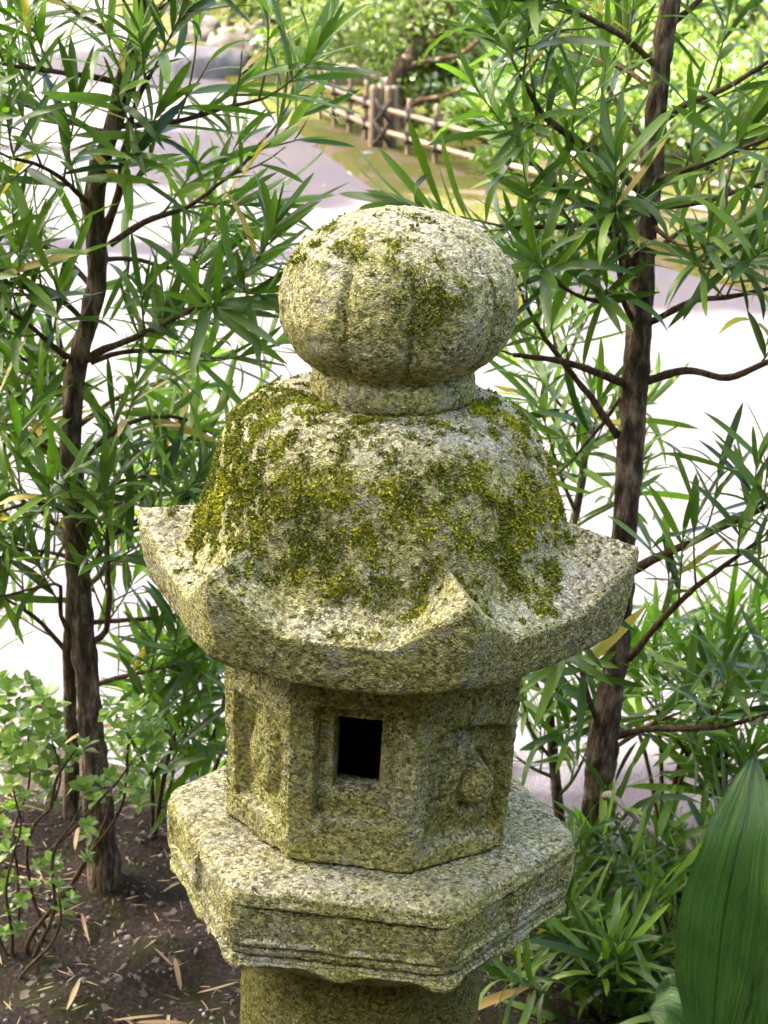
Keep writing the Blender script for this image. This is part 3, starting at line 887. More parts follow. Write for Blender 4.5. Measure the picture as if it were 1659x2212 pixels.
# low bushy seedlings behind the lantern's left foot
def seedling(px, py, hpx, label, seed, nst=5, bright=.7, leaf=.115, lean=0, nl=(12, 18), ypos=None, name='podocarpus_seedling', spread=.5, n_br=3):
    gs = G(px, py)
    yy = gs[1]
    root = empty(name, (gs[0], gs[1], 0), label, 'shrub', 'narrow-leaved seedlings in the bed')
    lv = Leaves('pod'); tw = MB(); sc = F_PX/project(gs)[2]
    H_ = hpx/sc
    for i in range(nst):
        a = rng.uniform(0, 6.28); out = spread*H_*rng.uniform(.2, 1)
        top = gs+np.array([math.cos(a)*out+lean*H_, math.sin(a)*out*.7, H_*rng.uniform(.75, 1.0)])
        mid = gs*.45+top*.55+np.array([math.cos(a), math.sin(a), 0])*out*-.15
        P3 = np.array([gs+np.array([0, 0, -.01]), mid, top])
        P, R = resample(P3, np.array([.0045, .0035, .002]), .02)
        mb = MB(); tube(mb, P, R, 7, .12, 120, seed+i); mb.build('stem', TWIG, root)
        for k in range(n_br):
            j = int(len(P)*rng.uniform(.35, .95))-1
            shoot(lv, tw, P[j], rand_dir()*.8+np.array([0, 0, .7]), rng.uniform(.05, .11), rng.integers(*nl), leaf, (1-bright, bright-.03, .03))
        shoot(lv, tw, P[-1], P[-1]-P[-3], .09, 18, leaf*1.05, (1-bright, bright-.03, .03))
    o = tw.build('twigs', TWIG_G, root); o['kind'] = 'stuff'
    lv.finish(root, [LEAF, LEAF_BR, LEAF_Y], 300, outside_lantern)
seedling(430, 1760, 300, 'bright bushy seedling with long strap leaves between the leafy tree and lantern', 200, 5, .90, .14, nl=(9, 13), n_br=2)
seedling(330, 1830, 330, 'dark strap-leaved seedling at the foot of the crooked tree', 215, 3, .35, .125, nl=(8, 11), n_br=2)

# ------------------------------------------------------------------ tree beside the lantern's right
gr = G(1268, 1965); yr = gr[1]
treeR = empty('podocarpus_tree', (gr[0], gr[1], 0), 'straight narrow-leaved evergreen with bare lower trunk and tufted branch ends', 'tree', 'narrow-leaved evergreens around the lantern')
rpts = [(1262, 2000), (1268, 1950), (1288, 1760), (1302, 1610), (1322, 1480), (1336, 1382), (1348, 1161), (1368, 885), (1384, 640), (1395, 500), (1406, 387), (1424, 166), (1448, 0), (1465, -120), (1475, -260)]
rr_ = np.array([56, 40, 35, 35, 28, 27, 28, 29, 28, 24, 25, 21, 21, 16, 10])/1560.0
PR, RR = trunk_part(treeR, rpts, rr_, [yr]*len(rpts), BARK, seed=13)
lvR = Leaves('pod'); twR = MB()
WR = (.74, .22, .04)
br = [
 ([(1352, 832), (1300, 808), (1260, 795), (1180, 775), (1110, 766)], 0, -.10, .010, .005, 1.0, (4, 8)),
 ([(1335, 940), (1320, 922), (1270, 850), (1215, 780), (1170, 720), (1130, 650)], 0, -.06, .0095, .004, .6, (8, 12)),
 ([(1395, 700), (1420, 690), (1500, 650), (1590, 638), (1680, 620)], 0, -.05, .009, .004, .5, (8, 13)),
 ([(1390, 826), (1480, 800), (1570, 815), (1640, 790), (1700, 760)], 0, -.10, .010, .005, .75, (8, 12)),
 ([(1365, 1232), (1380, 1225), (1440, 1195), (1540, 1150), (1670, 1085)], 0, -.10, .013, .006, .55, (9, 14)),
 ([(1355, 1425), (1370, 1412), (1420, 1350), (1480, 1290), (1560, 1225), (1640, 1170)], 0, -.14, .010, .004, .4, (7, 11)),
 ([(1320, 1592), (1400, 1575), (1500, 1575), (1600, 1560), (1690, 1530)], 0, -.16, .009, .004, .45, (10, 15)),
 ([(1300, 1590), (1275, 1520), (1255, 1440), (1240, 1400)], 0, -.12, .008, .004, .4, (7, 10)),
 ([(1375, 600), (1330, 520), (1290, 460), (1225, 420), (1180, 380), (1150, 350)], 0, -.06, .012, .005, .3, (9, 13)),
 ([(1390, 560), (1350, 500), (1264, 487), (1180, 490), (1079, 487)], 0, -.12, .007, .004, .5, (8, 12)),
 ([(1400, 430), (1300, 340), (1220, 285), (1180, 255), (1150, 210), (1120, 160)], 0, -.10, .010, .004, .3, (9, 13)),
 ([(1400, 445), (1500, 440), (1600, 410), (1680, 385)], 0, .05, .008, .004, .3, (9, 13)),
 ([(1405, 390), (1480, 370), (1580, 330), (1680, 290)], 0, -.12, .009, .004, .25, (9, 13)),
 ([(1410, 280), (1480, 225), (1570, 190), (1680, 120)], 0, -.05, .009, .004, .25, (9, 13)),
 ([(1425, 150), (1360, 90), (1290, 50), (1230, 20), (1180, 0)], 0, -.1, .008, .004, .25, (9, 13)),
 ([(1440, 60), (1500, 10), (1560, -40), (1650, -80)], 0, .05, .008, .004, .2, (9, 13)),
 ([(1375, 640), (1310, 650), (1250, 640), (1200, 610)], 0, -.15, .007, .003, .4, (9, 13)),
 ([(1370, 700), (1345, 640), (1340, 560), (1330, 500)], 0, -.14, .007, .003, .3, (9, 13)),
 ([(1400, 480), (1450, 520), (1510, 560), (1560, 580)], 0, -.15, .006, .003, .4, (9, 13)),
 ([(1410, 330), (1350, 250), (1310, 180), (1300, 120)], 0, .1, .007, .003, .3, (9, 13)),
 ([(1400, 560), (1470, 500), (1550, 480), (1640, 470)], 0, .15, .007, .003, .3, (9, 13)),
 ([(1420, 200), (1350, 150), (1290, 130), (1230, 110)], 0, .12, .007, .003, .3, (9, 13)),
 ([(1300, 1640), (1350, 1600), (1420, 1560), (1470, 1540)], 0, .12, .006, .003, .4, (8, 12)),
 ([(1340, 860), (1290, 930), (1240, 990)], 0, .05, .005, .003, .5, (7, 11)),
]
for i, (pts, d0, d1, r0, r1, st, n_) in enumerate(br):
    make_branch(treeR, lvR, twR, branch_px(pts, yr+d0, yr+d1), r0*.62, r1*.62, TWIG, leaf=.124, every=.038, n=n_, tipn=20, mats_w=WR, start=st, seed=300+i*5)
# a bare, bleached dead twig low on the trunk
mb = MB(); P, R = resample(branch_px([(1305, 1722), (1318, 1716), (1350, 1745), (1400, 1790), (1440, 1828), (1465, 1836)], yr-.03, yr-.12), np.array([.0055, .006, .0048, .004, .003, .0015]), .01)
tube(mb, P, R, 9, .14, 140, 5); tag(mb.build('dead_twig', PALETWIG, treeR), 'bleached leafless twig')
o = twR.build('twigs', TWIG_G, treeR); o['kind'] = 'stuff'
lvR.finish(treeR, [LEAF, LEAF_BR, LEAF_Y], 300, pruned)

# thin sapling between the right-hand tree and the lantern
gs = G(1212, 1800); ys = gs[1]
sap = empty('podocarpus_sapling', (gs[0], gs[1], 0), 'thin young evergreen rising between the lantern and the straight trunk', 'tree', 'narrow-leaved evergreens around the lantern')
trunk_part(sap, [(1214, 1815), (1205, 1740), (1192, 1600), (1186, 1480), (1210, 1250), (1250, 1080), (1262, 960), (1240, 860), (1220, 740)], np.array([15, 13, 12, 11, 10, 9, 8, 6, 4])/1400.0, [ys]*9, BARK, seg=12, seed=17)
lvS = Leaves('pod'); twS = MB()
for i, (pts, d1) in enumerate([([(1252, 1070), (1262, 1010), (1275, 960)], -.1), ([(1240, 1100), (1215, 1040), (1195, 980)], -.1), ([(1262, 960), (1230, 900), (1190, 850)], -.1),
     ([(1250, 880), (1190, 840), (1150, 780)], .1), ([(1235, 830), (1200, 740), (1180, 640)], .1), ([(1255, 1000), (1290, 950), (1330, 930)], .12), ([(1230, 1150), (1270, 1120), (1310, 1100)], .1),
     ([(1190, 1600), (1230, 1560), (1260, 1540)], -.1), ([(1195, 1640), (1160, 1600), (1140, 1560)], -.1), ([(1188, 1520), (1160, 1480), (1150, 1420)], -.05), ([(1205, 1720), (1240, 1680), (1260, 1640)], -.05),
     ([(1220, 760), (1180, 680), (1150, 600)], .15), ([(1225, 780), (1260, 680), (1260, 600)], .15), ([(1200, 1680), (1150, 1660), (1120, 1640)], -.02)]):
    make_branch(sap, lvS, twS, branch_px(pts, ys, ys+d1), .0035, .002, TWIG_G, leaf=.12, every=.05, n=(6, 10), tipn=14, mats_w=(.62, .34, .04), seed=500+i)
o = twS.build('twigs', TWIG_G, sap); o['kind'] = 'stuff'
lvS.finish(sap, [LEAF, LEAF_BR, LEAF_Y], 300, outside_lantern)

# bright seedlings behind and beside the straight trunk
seedling(1430, 1800, 420, 'tall bright green seedling on the path side of the straight trunk', 600, 6, .90, .135, nl=(9, 13), spread=.5, n_br=2)
seedling(1560, 1830, 360, 'broad bright seedling near the large ribbed leaf', 620, 5, .85, .135, nl=(9, 13), spread=.6, n_br=2)
seedling(1350, 2190, 170, 'low dark seedling with star-shaped leaf rosettes at the straight trunk\'s foot', 640, 6, .10, .115, nl=(9, 13), spread=1.3, n_br=2)
seedling(1225, 2120, 170, 'dark seedling pressed against the lantern platform', 660, 4, .10, .105, nl=(8, 12), spread=.8, n_br=2)
seedling(1430, 2010, 190, 'mid green seedling sprouting behind the star-shaped rosettes', 680, 5, .50, .12, nl=(8, 12), spread=.8, n_br=2)
seedling(1300, 2230, 120, 'lowest dark seedling spreading over the litter beside the shaft', 690, 5, .10, .11, nl=(8, 12), spread=1.6, n_br=1)

# ------------------------------------------------------------------ azalea at the lower left
ga = G(62, 2085)
azr = empty('azalea_bush', (ga[0], ga[1], 0), 'small glossy azalea bush with rosettes of rounded light green leaves', 'shrub')
ya = ga[1]
lvA = Leaves('az')
stems = [
 ([(62, 2090), (60, 2040), (90, 1990), (140, 1930), (190, 1850), (255, 1760), (275, 1680), (280, 1600), (300, 1560)], .0, .0),
 ([(62, 2090), (75, 2060), (105, 2000), (120, 1950), (112, 1880), (120, 1830), (150, 1790), (175, 1740)], .0, -.05),
 ([(20, 2150), (60, 2090), (110, 2040), (130, 1980), (125, 1930)], -.04, -.08),
 ([(30, 2085), (22, 2000), (12, 1930), (30, 1850), (45, 1780), (30, 1700)], .0, -.06),
 ([(100, 2010), (70, 1930), (60, 1850), (75, 1780), (110, 1740), (130, 1660), (100, 1570)], .02, -.02),
 ([(30, 2085), (40, 1980), (35, 1880), (30, 1790), (60, 1700), (60, 1600), (60, 1520)], .04, .04),
 ([(160, 1900), (200, 1830), (230, 1760), (240, 1700), (250, 1660)], .0, .06),
 ([(90, 1850), (150, 1800), (205, 1740), (250, 1690), (285, 1640)], .0, -.04),
 ([(110, 1740), (125, 1680), (150, 1640), (165, 1620)], -.02, -.04),
 ([(20, 2085), (-20, 1980), (-30, 1850), (-20, 1700), (0, 1600)], .0, .0),
]
for i, (pts, d0, d1) in enumerate(stems):
    P, R = resample(branch_px(pts, ya+d0, ya+d1), np.linspace(.0042 if i < 2 else .0029, .0012, len(pts)), .012)
    P = P+.002*np.stack([fbm(P, 18, 700+i*3+k, 2) for k in (0, 1, 2)], -1)
    mb = MB(); tube(mb, P, R, 8, .12, 130, i); mb.build('stem', TWIG, azr)
def rosette(px, py, dy, size, n=9, tilt=None):
    p = Y(px, py, ya+dy)
    up_ = unit(np.array([rng.normal()*.35, rng.normal()*.3-.25, 1.0]) if tilt is None else tilt)
    s1 = unit(np.cross(up_, [.3, 1, .2])); s2 = np.cross(up_, s1); ph = rng.uniform(0, 6.28)
    mb = MB()
    for i in range(n):
        q = i/n; ph += 2.4+rng.normal()*.2
        an = math.radians(82-55*q+rng.normal()*8)
        rad = s1*math.cos(ph)+s2*math.sin(ph)
        d = up_*math.cos(an)+rad*math.sin(an)
        lv = lvA.add(p-up_*.010*(1-q), d, up_*math.sin(an)-rad*math.cos(an)+rand_dir()*.2, size*rng.uniform(.75, 1.1)*(1-.35*q), 0)
ros = [(15, 1490, 0), (60, 1470, .03), (95, 1500, -.03), (35, 1530, 0), (70, 1545, -.03), (110, 1545, .02), (10, 1560, 0), (45, 1590, 0), (95, 1590, -.03), (125, 1570, 0), (20, 1625, 0), (70, 1625, -.03), (110, 1640, 0),
       (240, 1520, 0), (270, 1535, -.02), (300, 1520, .02), (325, 1545, 0), (250, 1565, 0), (290, 1580, -.02), (325, 1590, 0), (265, 1610, 0), (310, 1620, 0), (160, 1625, -.03), (180, 1610, 0), (140, 1650, 0),
       (285, 1690, -.03), (310, 1700, 0), (260, 1710, 0), (220, 1690, 0), (185, 1700, 0), (240, 1675, 0), (300, 1730, -.02), (25, 1690, -.05), (20, 1740, -.04), (55, 1720, 0), (40, 1660, 0), (100, 1700, 0), (80, 1660, 0),
       (195, 1780, -.04), (185, 1800, -.03), (190, 1845, -.04), (15, 1830, -.03), (110, 1860, -.02), (80, 1870, -.03), (20, 1890, 0), (130, 1905, -.04), (45, 1940, -.03), (20, 1965, -.02), (135, 1955, -.03), (10, 2010, 0), (40, 2005, -.02),
       (5, 1780, 0), (-5, 1850, 0), (-10, 1650, 0), (65, 1905, 0), (150, 1935, -.02), (5, 1920, 0), (50, 1800, -.02), (110, 1910, 0), (-5, 1540, 0), (5, 1465, .02), (35, 1480, .03), (80, 1480, .03), (115, 1520, .03), (130, 1605, .02), (55, 1560, .02), (25, 1595, .02), (85, 1570, .03), (5, 1600, .02), (230, 1545, .02), (345, 1565, .02), (280, 1555, .02), (310, 1565, .03), (340, 1600, .02), (290, 1650, .02), (330, 1640, .02), (205, 1720, .02), (60, 1640, .03), (35, 1640, .02)]
for x, y, d in ros: rosette(x, y, d, rng.uniform(.021, .030) if y < 1760 else rng.uniform(.017, .024), int(rng.integers(8, 12)))
lvA.finish(azr, [AZ], 300)

# ------------------------------------------------------------------ broad ribbed leaves (aspidistra) at the lower right
def asp_material():
    t = NT('ribbed_broad_leaf'); co = coords(t, 'UV')
    sx = t.n('SeparateXYZ'); t.l(co, sx.inputs[0])
    wv = t.n('TexNoise'); wv.noise_dimensions = '2D'
    mp = t.n('Mapping'); mp.inputs['Scale'].default_value = (75, 1.0, 1); t.l(co, mp.inputs[0])
    n = t.noise(mp.outputs[0], 1.0, 3, .6)
    c = t.ramp(n, [(.3, (.030, .090, .012)), (.5, (.065, .155, .022)), (.7, (.15, .26, .07))])
    rb = t.math('ABSOLUTE', t.math('SUBTRACT', sx.outputs[0], .5))
    c = t.mix(ss(t, rb, .030, .008), c, (.020, .055, .010))
    dn = t.noise(co, 6, 6, .7); c = t.mix(t.math('MULTIPLY', ss(t, dn, .5, .75), .35), c, (.20, .25, .12))
    t.set(c, t.math('ADD', t.math('MULTIPLY', dn, .35), .12), t.bump(n, .9, .003), .6)
    tr = t.n('BsdfTranslucent'); tr.inputs[0].default_value = (.05, .16, .02, 1)
    mx = t.n('MixShader'); mx.inputs[0].default_value = .15
    t.l(t.b.outputs[0], mx.inputs[1]); t.l(tr.outputs[0], mx.inputs[2]); t.l(mx.outputs[0], t.out.inputs[0])
    return t.m
ASP = asp_material()
asp_g = np.array([.47, .10, 0])
asp = empty('aspidistra_plant', tuple(asp_g), 'clump of broad dark green ribbed leaves on short stalks', 'plant')
def broad_leaf(axis_pts, half_w, nrm_hint, name='leaf', fold=.18):
    P, _ = resample(np.array(axis_pts), np.ones(len(axis_pts)), .012)
    n = len(P); T, _, _ = frames(P)
    nz = np.asarray(nrm_hint, float)
    u = np.linspace(0, 1, n); cols = np.linspace(-1, 1, 21)
    V = np.zeros((n, 21, 3))
    for i in range(n):
        s_ = unit(np.cross(T[i], nz)); nn = np.cross(s_, T[i])
        w = half_w*max(.03, (math.sin(math.pi*min(1, (u[i]*.94+.03)))**.75)*(1-.18*u[i]))*(1+.02*math.sin(u[i]*25))
        if u[i] > .9: w *= max(.03, (1-u[i])/.1)**.6
        for k, c in enumerate(cols):
            V[i, k] = P[i]+s_*w*c+nn*(abs(c)**1.3*w*fold+.0020*math.cos(c*26)+.004*math.sin(u[i]*9+c*3)+.003*abs(c)*math.sin(u[i]*31+c*2))
    me = mesh_arrays(name, (V-asp_g).reshape(-1, 3), [grid_faces(n, 21)])
    uv = me.uv_layers.new(name='UVMap')
    Uc = np.stack([np.tile(cols*.5+.5, (n, 1)), np.repeat(u[:, None], 21, 1)], -1).reshape(-1, 2)
    vi = np.zeros(len(me.loops), np.int32); me.loops.foreach_get('vertex_index', vi)
    uv.data.foreach_set('uv', Uc[vi].ravel().astype(np.float32))
    return link(name, me, asp, ASP)
def stalk(p0, p1):
    mb = MB(); P, R = resample(np.array([p0, (np.array(p0)+p1)/2+np.array([.01, 0, 0]), p1]), np.array([.005, .004, .003]), .02)
    tube(mb, P, R, 8); mb.build('stalk', TWIG_G, asp)
ypl = .06
b0 = Y(1535, 2300, ypl); ax = [b0, Y(1545, 2150, ypl-.01), Y(1562, 1990, ypl-.03), Y(1590, 1840, ypl-.03), Y(1618, 1720, ypl+.0), Y(1630, 1628, ypl+.04)]
broad_leaf(ax, .054, (-.15, -1, .35)); stalk(asp_g, b0)
for k, (bx, by, tx, ty, yy, w, nh) in enumerate([((1480), 2290, 1440, 2110, .30, .045, (.2, -.7, .7)), (1600, 2300, 1700, 2050, .22, .05, (.3, -.8, .5)), (1540, 2330, 1400, 2190, .22, .045, (-.3, -.6, .8)), (1640, 2260, 1760, 1900, .05, .05, (.5, -.8, .4))]):
    q0, q1 = Y(bx, by, yy), Y(tx, ty, yy+.05)
    broad_leaf([q0, q0*.6+q1*.4+np.array([0, 0, .03]), q0*.25+q1*.75+np.array([0, 0, .03]), q1], w, nh); stalk(asp_g, q0)

# ------------------------------------------------------------------ litter and pebbles on the bed
def pebble_mat():
    t = NT('pebble'); geo = t.n('NewGeometry')
    c = t.ramp(geo.outputs['Random Per Island'], [(0, (.06, .05, .04)), (.5, (.13, .11, .09)), (.85, (.22, .19, .16)), (1, (.45, .42, .36))])
    return t.set(c, .85)
PEB = pebble_mat()
STRAW = leaf_material('dry_leaf', (.22, .13, .06), (.46, .34, .19), (.35, .25, .14), .15, .7)
ico = np.array([(0, 0, 1), (.894, 0, .447), (.276, .851, .447), (-.724, .526, .447), (-.724, -.526, .447), (.276, -.851, .447), (.724, .526, -.447), (-.276, .851, -.447), (-.894, 0, -.447), (-.276, -.851, -.447), (.724, -.526, -.447), (0, 0, -1)])
icoF = np.array([(0, 1, 2), (0, 2, 3), (0, 3, 4), (0, 4, 5), (0, 5, 1), (1, 6, 2), (2, 7, 3), (3, 8, 4), (4, 9, 5), (5, 10, 1), (2, 6, 7), (3, 7, 8), (4, 8, 9), (5, 9, 10), (1, 10, 6), (6, 11, 7), (7, 11, 8), (8, 11, 9), (9, 11, 10), (10, 11, 6)])
def bed_height(x, y):
    return .012+.024*fbm(np.array([[x, y, .012]]), 9, 5, 4)[0]
mbp = MB(); mbl = MB(); 
for i in range(5200):
    x, y = rng.uniform(-.9, 1.0), rng.uniform(-.1, 1.1)
    if math.hypot(x, y) < .24: continue
    s_ = abs(rng.normal())*.0016+.0010
    V = ico*s_*rng.uniform(.6, 1.3, 3)+rng.normal(size=(12, 3))*s_*.12
    mbp.add(V+np.array([x, y, bed_height(x, y)+s_*.3]), None, icoF)
tag(mbp.build('gravel', PEB, None, False), kind='stuff')
for i in range(2400):
    x, y = rng.uniform(-.9, 1.0), rng.uniform(-.1, 1.1)
    if math.hypot(x, y) < .25: continue
    V, F = TPL['pod'][rng.integers(12)]
    a = rng.uniform(0, 6.28); L = rng.uniform(.008, .03) if rng.random() < .90 else rng.uniform(.04, .09)
    c_, s_ = math.cos(a), math.sin(a)
    V = V*np.array([1, rng.uniform(.5, 1.1), .6])
    V = V@np.array([[c_, s_, 0], [-s_, c_, 0], [0, 0, 1]])*L
    mbl.add(V+np.array([x, y, bed_height(x, y)+.004+L*.1]), F)
tag(mbl.build('leaf_litter', STRAW, None), kind='stuff')

mbl = MB()
for i in range(700):
    x, y = rng.uniform(-3.5, 3.5), 1.3+9*rng.random()**2
    V, F = TPL['pod'][rng.integers(12)]
    a = rng.uniform(0, 6.28); L = rng.uniform(.02, .08); c_, s_ = math.cos(a), math.sin(a)
    mbl.add((V*np.array([1, 1, .5]))@np.array([[c_, s_, 0], [-s_, c_, 0], [0, 0, 1]])*L+np.array([x, y, .006+L*.06]), F)
tag(mbl.build('path_litter', STRAW, None), kind='stuff')

# ------------------------------------------------------------------ far side: rocks, fence, shrubs
def rock_mat(name, a, b, c):
    t = NT(name); co = coords(t); n = t.noise(co, 5, 8, .65); n2 = t.noise(co, 50, 4, .7)
    col = t.mix(.4, t.ramp(n, [(.3, a), (.5, b), (.7, c)]), t.ramp(n2, [(.3, a), (.7, c)]))
    return t.set(col, .9, t.bump(t.math('ADD', n, t.math('MULTIPLY', n2, .3)), .8, .03), .2)
ROCK = rock_mat('grey_rock', (.035, .028, .024), (.085, .07, .062), (.15, .13, .12))
ROCK_P = rock_mat('pale_rock', (.075, .072, .075), (.13, .13, .145), (.19, .195, .22))
def rock(px, py, wpx, hpx, label, mat, seed, depth=.8, flat=2.0):
    gp = G(px, py); sc = F_PX/project(gp)[2]; w, h_ = wpx/sc/2, hpx/sc
    root_z = gp[2]
    n1, n2 = 36, 22
    a = np.linspace(0, 2*np.pi, n1, endpoint=False); b = np.linspace(-.35, np.pi/2*.985, n2)
    A_, B_ = np.meshgrid(a, b, indexing='ij')
    e = 2/flat
    sgp = lambda v: np.sign(v)*np.abs(v)**e
    V = np.stack([sgp(np.cos(B_))*sgp(np.cos(A_))*w, sgp(np.cos(B_))*sgp(np.sin(A_))*w*depth, sgp(np.sin(B_))*h_], -1)
    V = V*(1+.16*fbm(V/w*1.0+seed, 1.1, seed, 4)[..., None])
    me_o = None
    mb_ = MB(); mb_.add(V.reshape(-1, 3), grid_faces(n1, n2, True))
    mb_.add(V[:, -1].mean(0)[None]+np.array([[0, 0, .0]]), None, None)
    top_i = n1*n2
    F3 = np.array([(i*n2+n2-1, ((i+1) % n1)*n2+n2-1, top_i) for i in range(n1)])
    me = mesh_arrays('rock', np.concatenate(mb_.V), [mb_.F4[0], F3])
    o = link('rock', me, None, mat); o.location = (gp[0], gp[1]+w*depth*.6, root_z)
    return tag(o, label, 'rock', 'rocks along the path')
rock(455, 168, 185, 58, 'broad pale flat-topped rock at the edge of the path', ROCK_P, 3, .8, 3.2)
rock(510, 108, 120, 45, 'rounded brown rock behind the broad pale flat one', ROCK, 5, .8, 2.4)
rock(420, 96, 120, 62, 'tall tan boulder behind the broad pale flat rock', ROCK, 8, .9, 2.4)
rock(560, 120, 60, 70, 'dark upright rock between pale flat rock and yellow shrub', ROCK, 11, .8, 2.4)
rock(390, 40, 90, 60, 'grey boulder farthest up the path', ROCK, 14, .9, 2.4)
rock(735, 320, 50, 12, 'flat grey stone sunk in the moss by the fence corner', ROCK, 21, .8, 2.4)
rock(795, 345, 44, 18, 'small rounded grey stone on moss below the double fence post', ROCK_P, 23, .8, 2.2)
rock(690, 318, 40, 12, 'low brown stone where moss meets the path', ROCK, 25, .8, 2.2)
rock(835, 365, 34, 12, 'little flat stone at the moss edge', ROCK_P, 27, .8, 2.2)
for k, (x, y, w) in enumerate([(1120, 492, 46), (1200, 510, 52), (1470, 575, 60), (1560, 590, 70), (1640, 610, 60)]):
    rock(x, y, w, 20, ['narrow dark edging stone nearest the finial, between moss and path', 'squat dark edging stone next to the narrow one by the path', 'dark edging stone just beyond the straight trunk', 'long dark edging stone beside the shaded path', 'last dark edging stone, where moss runs down to the path'][k], ROCK, 40+k*3, .7, 2.4)

def bamboo_mat():
    t = NT('bamboo'); co = coords(t); oi = t.n('ObjectInfo')
    n = t.noise(co, 9, 4); c = t.mix(n, (.13, .088, .045), (.25, .19, .115)); c = t.mix(oi.outputs['Random'], c, t.mix(.6, c, (.10, .07, .04)))
    return t.set(c, .5)
BAM = bamboo_mat()
tb = NT('black_palm_rope'); ROPE = tb.set((.02, .016, .014), .9)
fence = None
fg = G(823, 330)
fence = empty('bamboo_fence', (fg[0], fg[1], 0), 'low bamboo lattice fence tied with black rope on the moss bank', 'fence')
def post(p, h, r, name='post'):
    mb = MB(); P, R = resample(np.array([p+np.array([0, 0, -.05]), p+np.array([-.002, 0, h*.5]), p+np.array([-.004, 0, h])]), np.array([r, r, r*.97]), .03)
    tube(mb, P, R, 10); mb.build(name, BAM, fence, True)
def rail(p, q, r):
    L = np.linalg.norm(q-p); n = max(4, int(L/.02)); t_ = np.linspace(0, 1, n)
    P = p+(q-p)*t_[:, None]; R = r*(1+.12*np.exp(-(((t_*L) % .34-.17)/.012)**2))
    mb = MB(); tube(mb, P, R, 10); mb.build('rail', BAM, fence)
def tie(p, r):
    mb = MB(); a = np.linspace(0, 2*np.pi, 9)
    for ax_ in (np.array([.55, 0, .8]), np.array([-.55, 0, .8])):
        P = np.array([p+r*(math.cos(x)*ax_+math.sin(x)*np.array([0, 1, 0])) for x in a]); tube(mb, P, np.full(9, .009), 6)
    mb.build('rope_tie', ROPE, fence)
def fence_run(pts, hpx_top, n_between):
    for (a, b) in zip(pts[:-1], pts[1:]):
        A_, B_ = G(*a), G(*b)
        for zr in (.07, .185): rail(A_+np.array([0, -.03, zr+.05]), B_+np.array([0, -.03, zr+.05]), .0145)
        m = max(2, int(round(np.linalg.norm(B_-A_)/.27)))
        for k in range(1, m):
            p = A_+(B_-A_)*k/m; p[2] = .05
            post(p, rng.uniform(.26, .32), .0135)
            for zr in (.07, .185): tie(p+np.array([0, -.02, zr]), .036)
cor = (823, 330)
fence_run([cor, (1000, 385), (1190, 432), (1420, 490), (1700, 545)], 130, 3)
fence_run([(660, 255), cor], 130, 3)
c3 = G(*cor); c3[2] = .04
for dx, dy in ((-.05, 0), (-.012, .02), (.028, -.01), (.06, .02)): post(c3+np.array([dx, dy, 0]), .31, .020, 'corner_post')
for zr in (.07, .185): tie(c3+np.array([.0, -.03, zr]), .07)
# a plain wooden stake by the far rocks
sg = G(492, 85); mb = MB(); P, R = resample(np.array([sg, sg+np.array([0, 0, .8])]), np.array([.055, .052]), .1); tube(mb, P, R, 12)
tag(mb.build('wooden_stake', BAM, None), 'pale round wooden stake standing behind the boulders', 'stake')

def bush(px, py, w, h, d, label, mats, n, leaf, seed, name='shrub', trunk=True, z0=.12, cat='shrub', gp=None, clump=14, shape='dome'):
    gg = G(px, py) if gp is None else np.array(gp, float)
    root = empty(name, (gg[0], gg[1], 0), label, cat, 'shrubs behind the fence' if name == 'shrub' else None)
    g_ = np.random.default_rng(seed)
    nc = max(12, n//90)
    C_ = []
    while len(C_) < nc:
        v = g_.normal(size=3); v /= np.linalg.norm(v); v *= g_.uniform(.45, 1.0)**.5
        if shape == 'dome' and v[2] < -.35: continue
        C_.append(v)
    C_ = np.array(C_)*np.array([w/2, d/2, h/2])+np.array([0, 0, h/2+z0])
    if trunk:
        mb = MB()
        for k in range(5):
            e = C_[g_.integers(nc)]
            P, R = resample(np.array([(g_.normal()*.04, g_.normal()*.04, -.03), (e[0]*.3+g_.normal()*.05, e[1]*.3, e[2]*.45), e]), np.array([.04, .028, .01])*min(1.5, h), .05)
            tube(mb, P+gg*np.array([1, 1, 0]), R, 8, .2, 20, seed)
        mb.build('trunk', BARK, root)
    per = n//nc
    P = (C_[:, None]+g_.normal(size=(nc, per, 3))*np.array([w, d, h])*.075).reshape(-1, 3)
    P[:, 2] = np.maximum(P[:, 2], .03)
    m = len(P)
    dirs = g_.normal(size=(m, 3))+np.array([0, -.2, .5]); dirs /= np.linalg.norm(dirs, axis=1)[:, None]
    s1 = np.cross(dirs, g_.normal(size=(m, 3))); s1 /= np.linalg.norm(s1, axis=1)[:, None]
    L = leaf*g_.uniform(.6, 1.3, (m, 1)); W_ = L*.36
    V = np.stack([P, P+dirs*L*.5-s1*W_, P+dirs*L, P+dirs*L*.5+s1*W_], 1)+gg*np.array([1, 1, 0])
    wh = g_.choice(len(mats), m)
    for k, mt in enumerate(mats):
        sel = V[wh == k]
        mb = MB(); mb.add(sel.reshape(-1, 3), np.arange(len(sel)*4).reshape(-1, 4))
        mb.build('crown', mt, root, False)
    return root
bush(650, 175, 1.1, 1.15, .9, 'loose yellow-green shrub between the rocks and the fence', [BUSH['yellow'], BUSH['mid']], 6000, .055, 1)
bush(760, 120, 1.5, 1.2, 1.2, 'dense olive shrub behind the fence\'s back run', [BUSH['dark'], BUSH['yellow']], 8000, .05, 2)
bush(868, 205, .95, .75, .8, 'silvery pale-leaved shrub above the fence corner', [BUSH['silver'], BUSH['mid']], 5200, .05, 3, z0=.35)
bush(1010, 130, 1.6, 1.3, 1.2, 'bright yellow-green shrub beyond the gnarled tree', [BUSH['yellow'], BUSH['silver']], 7500, .06, 4)
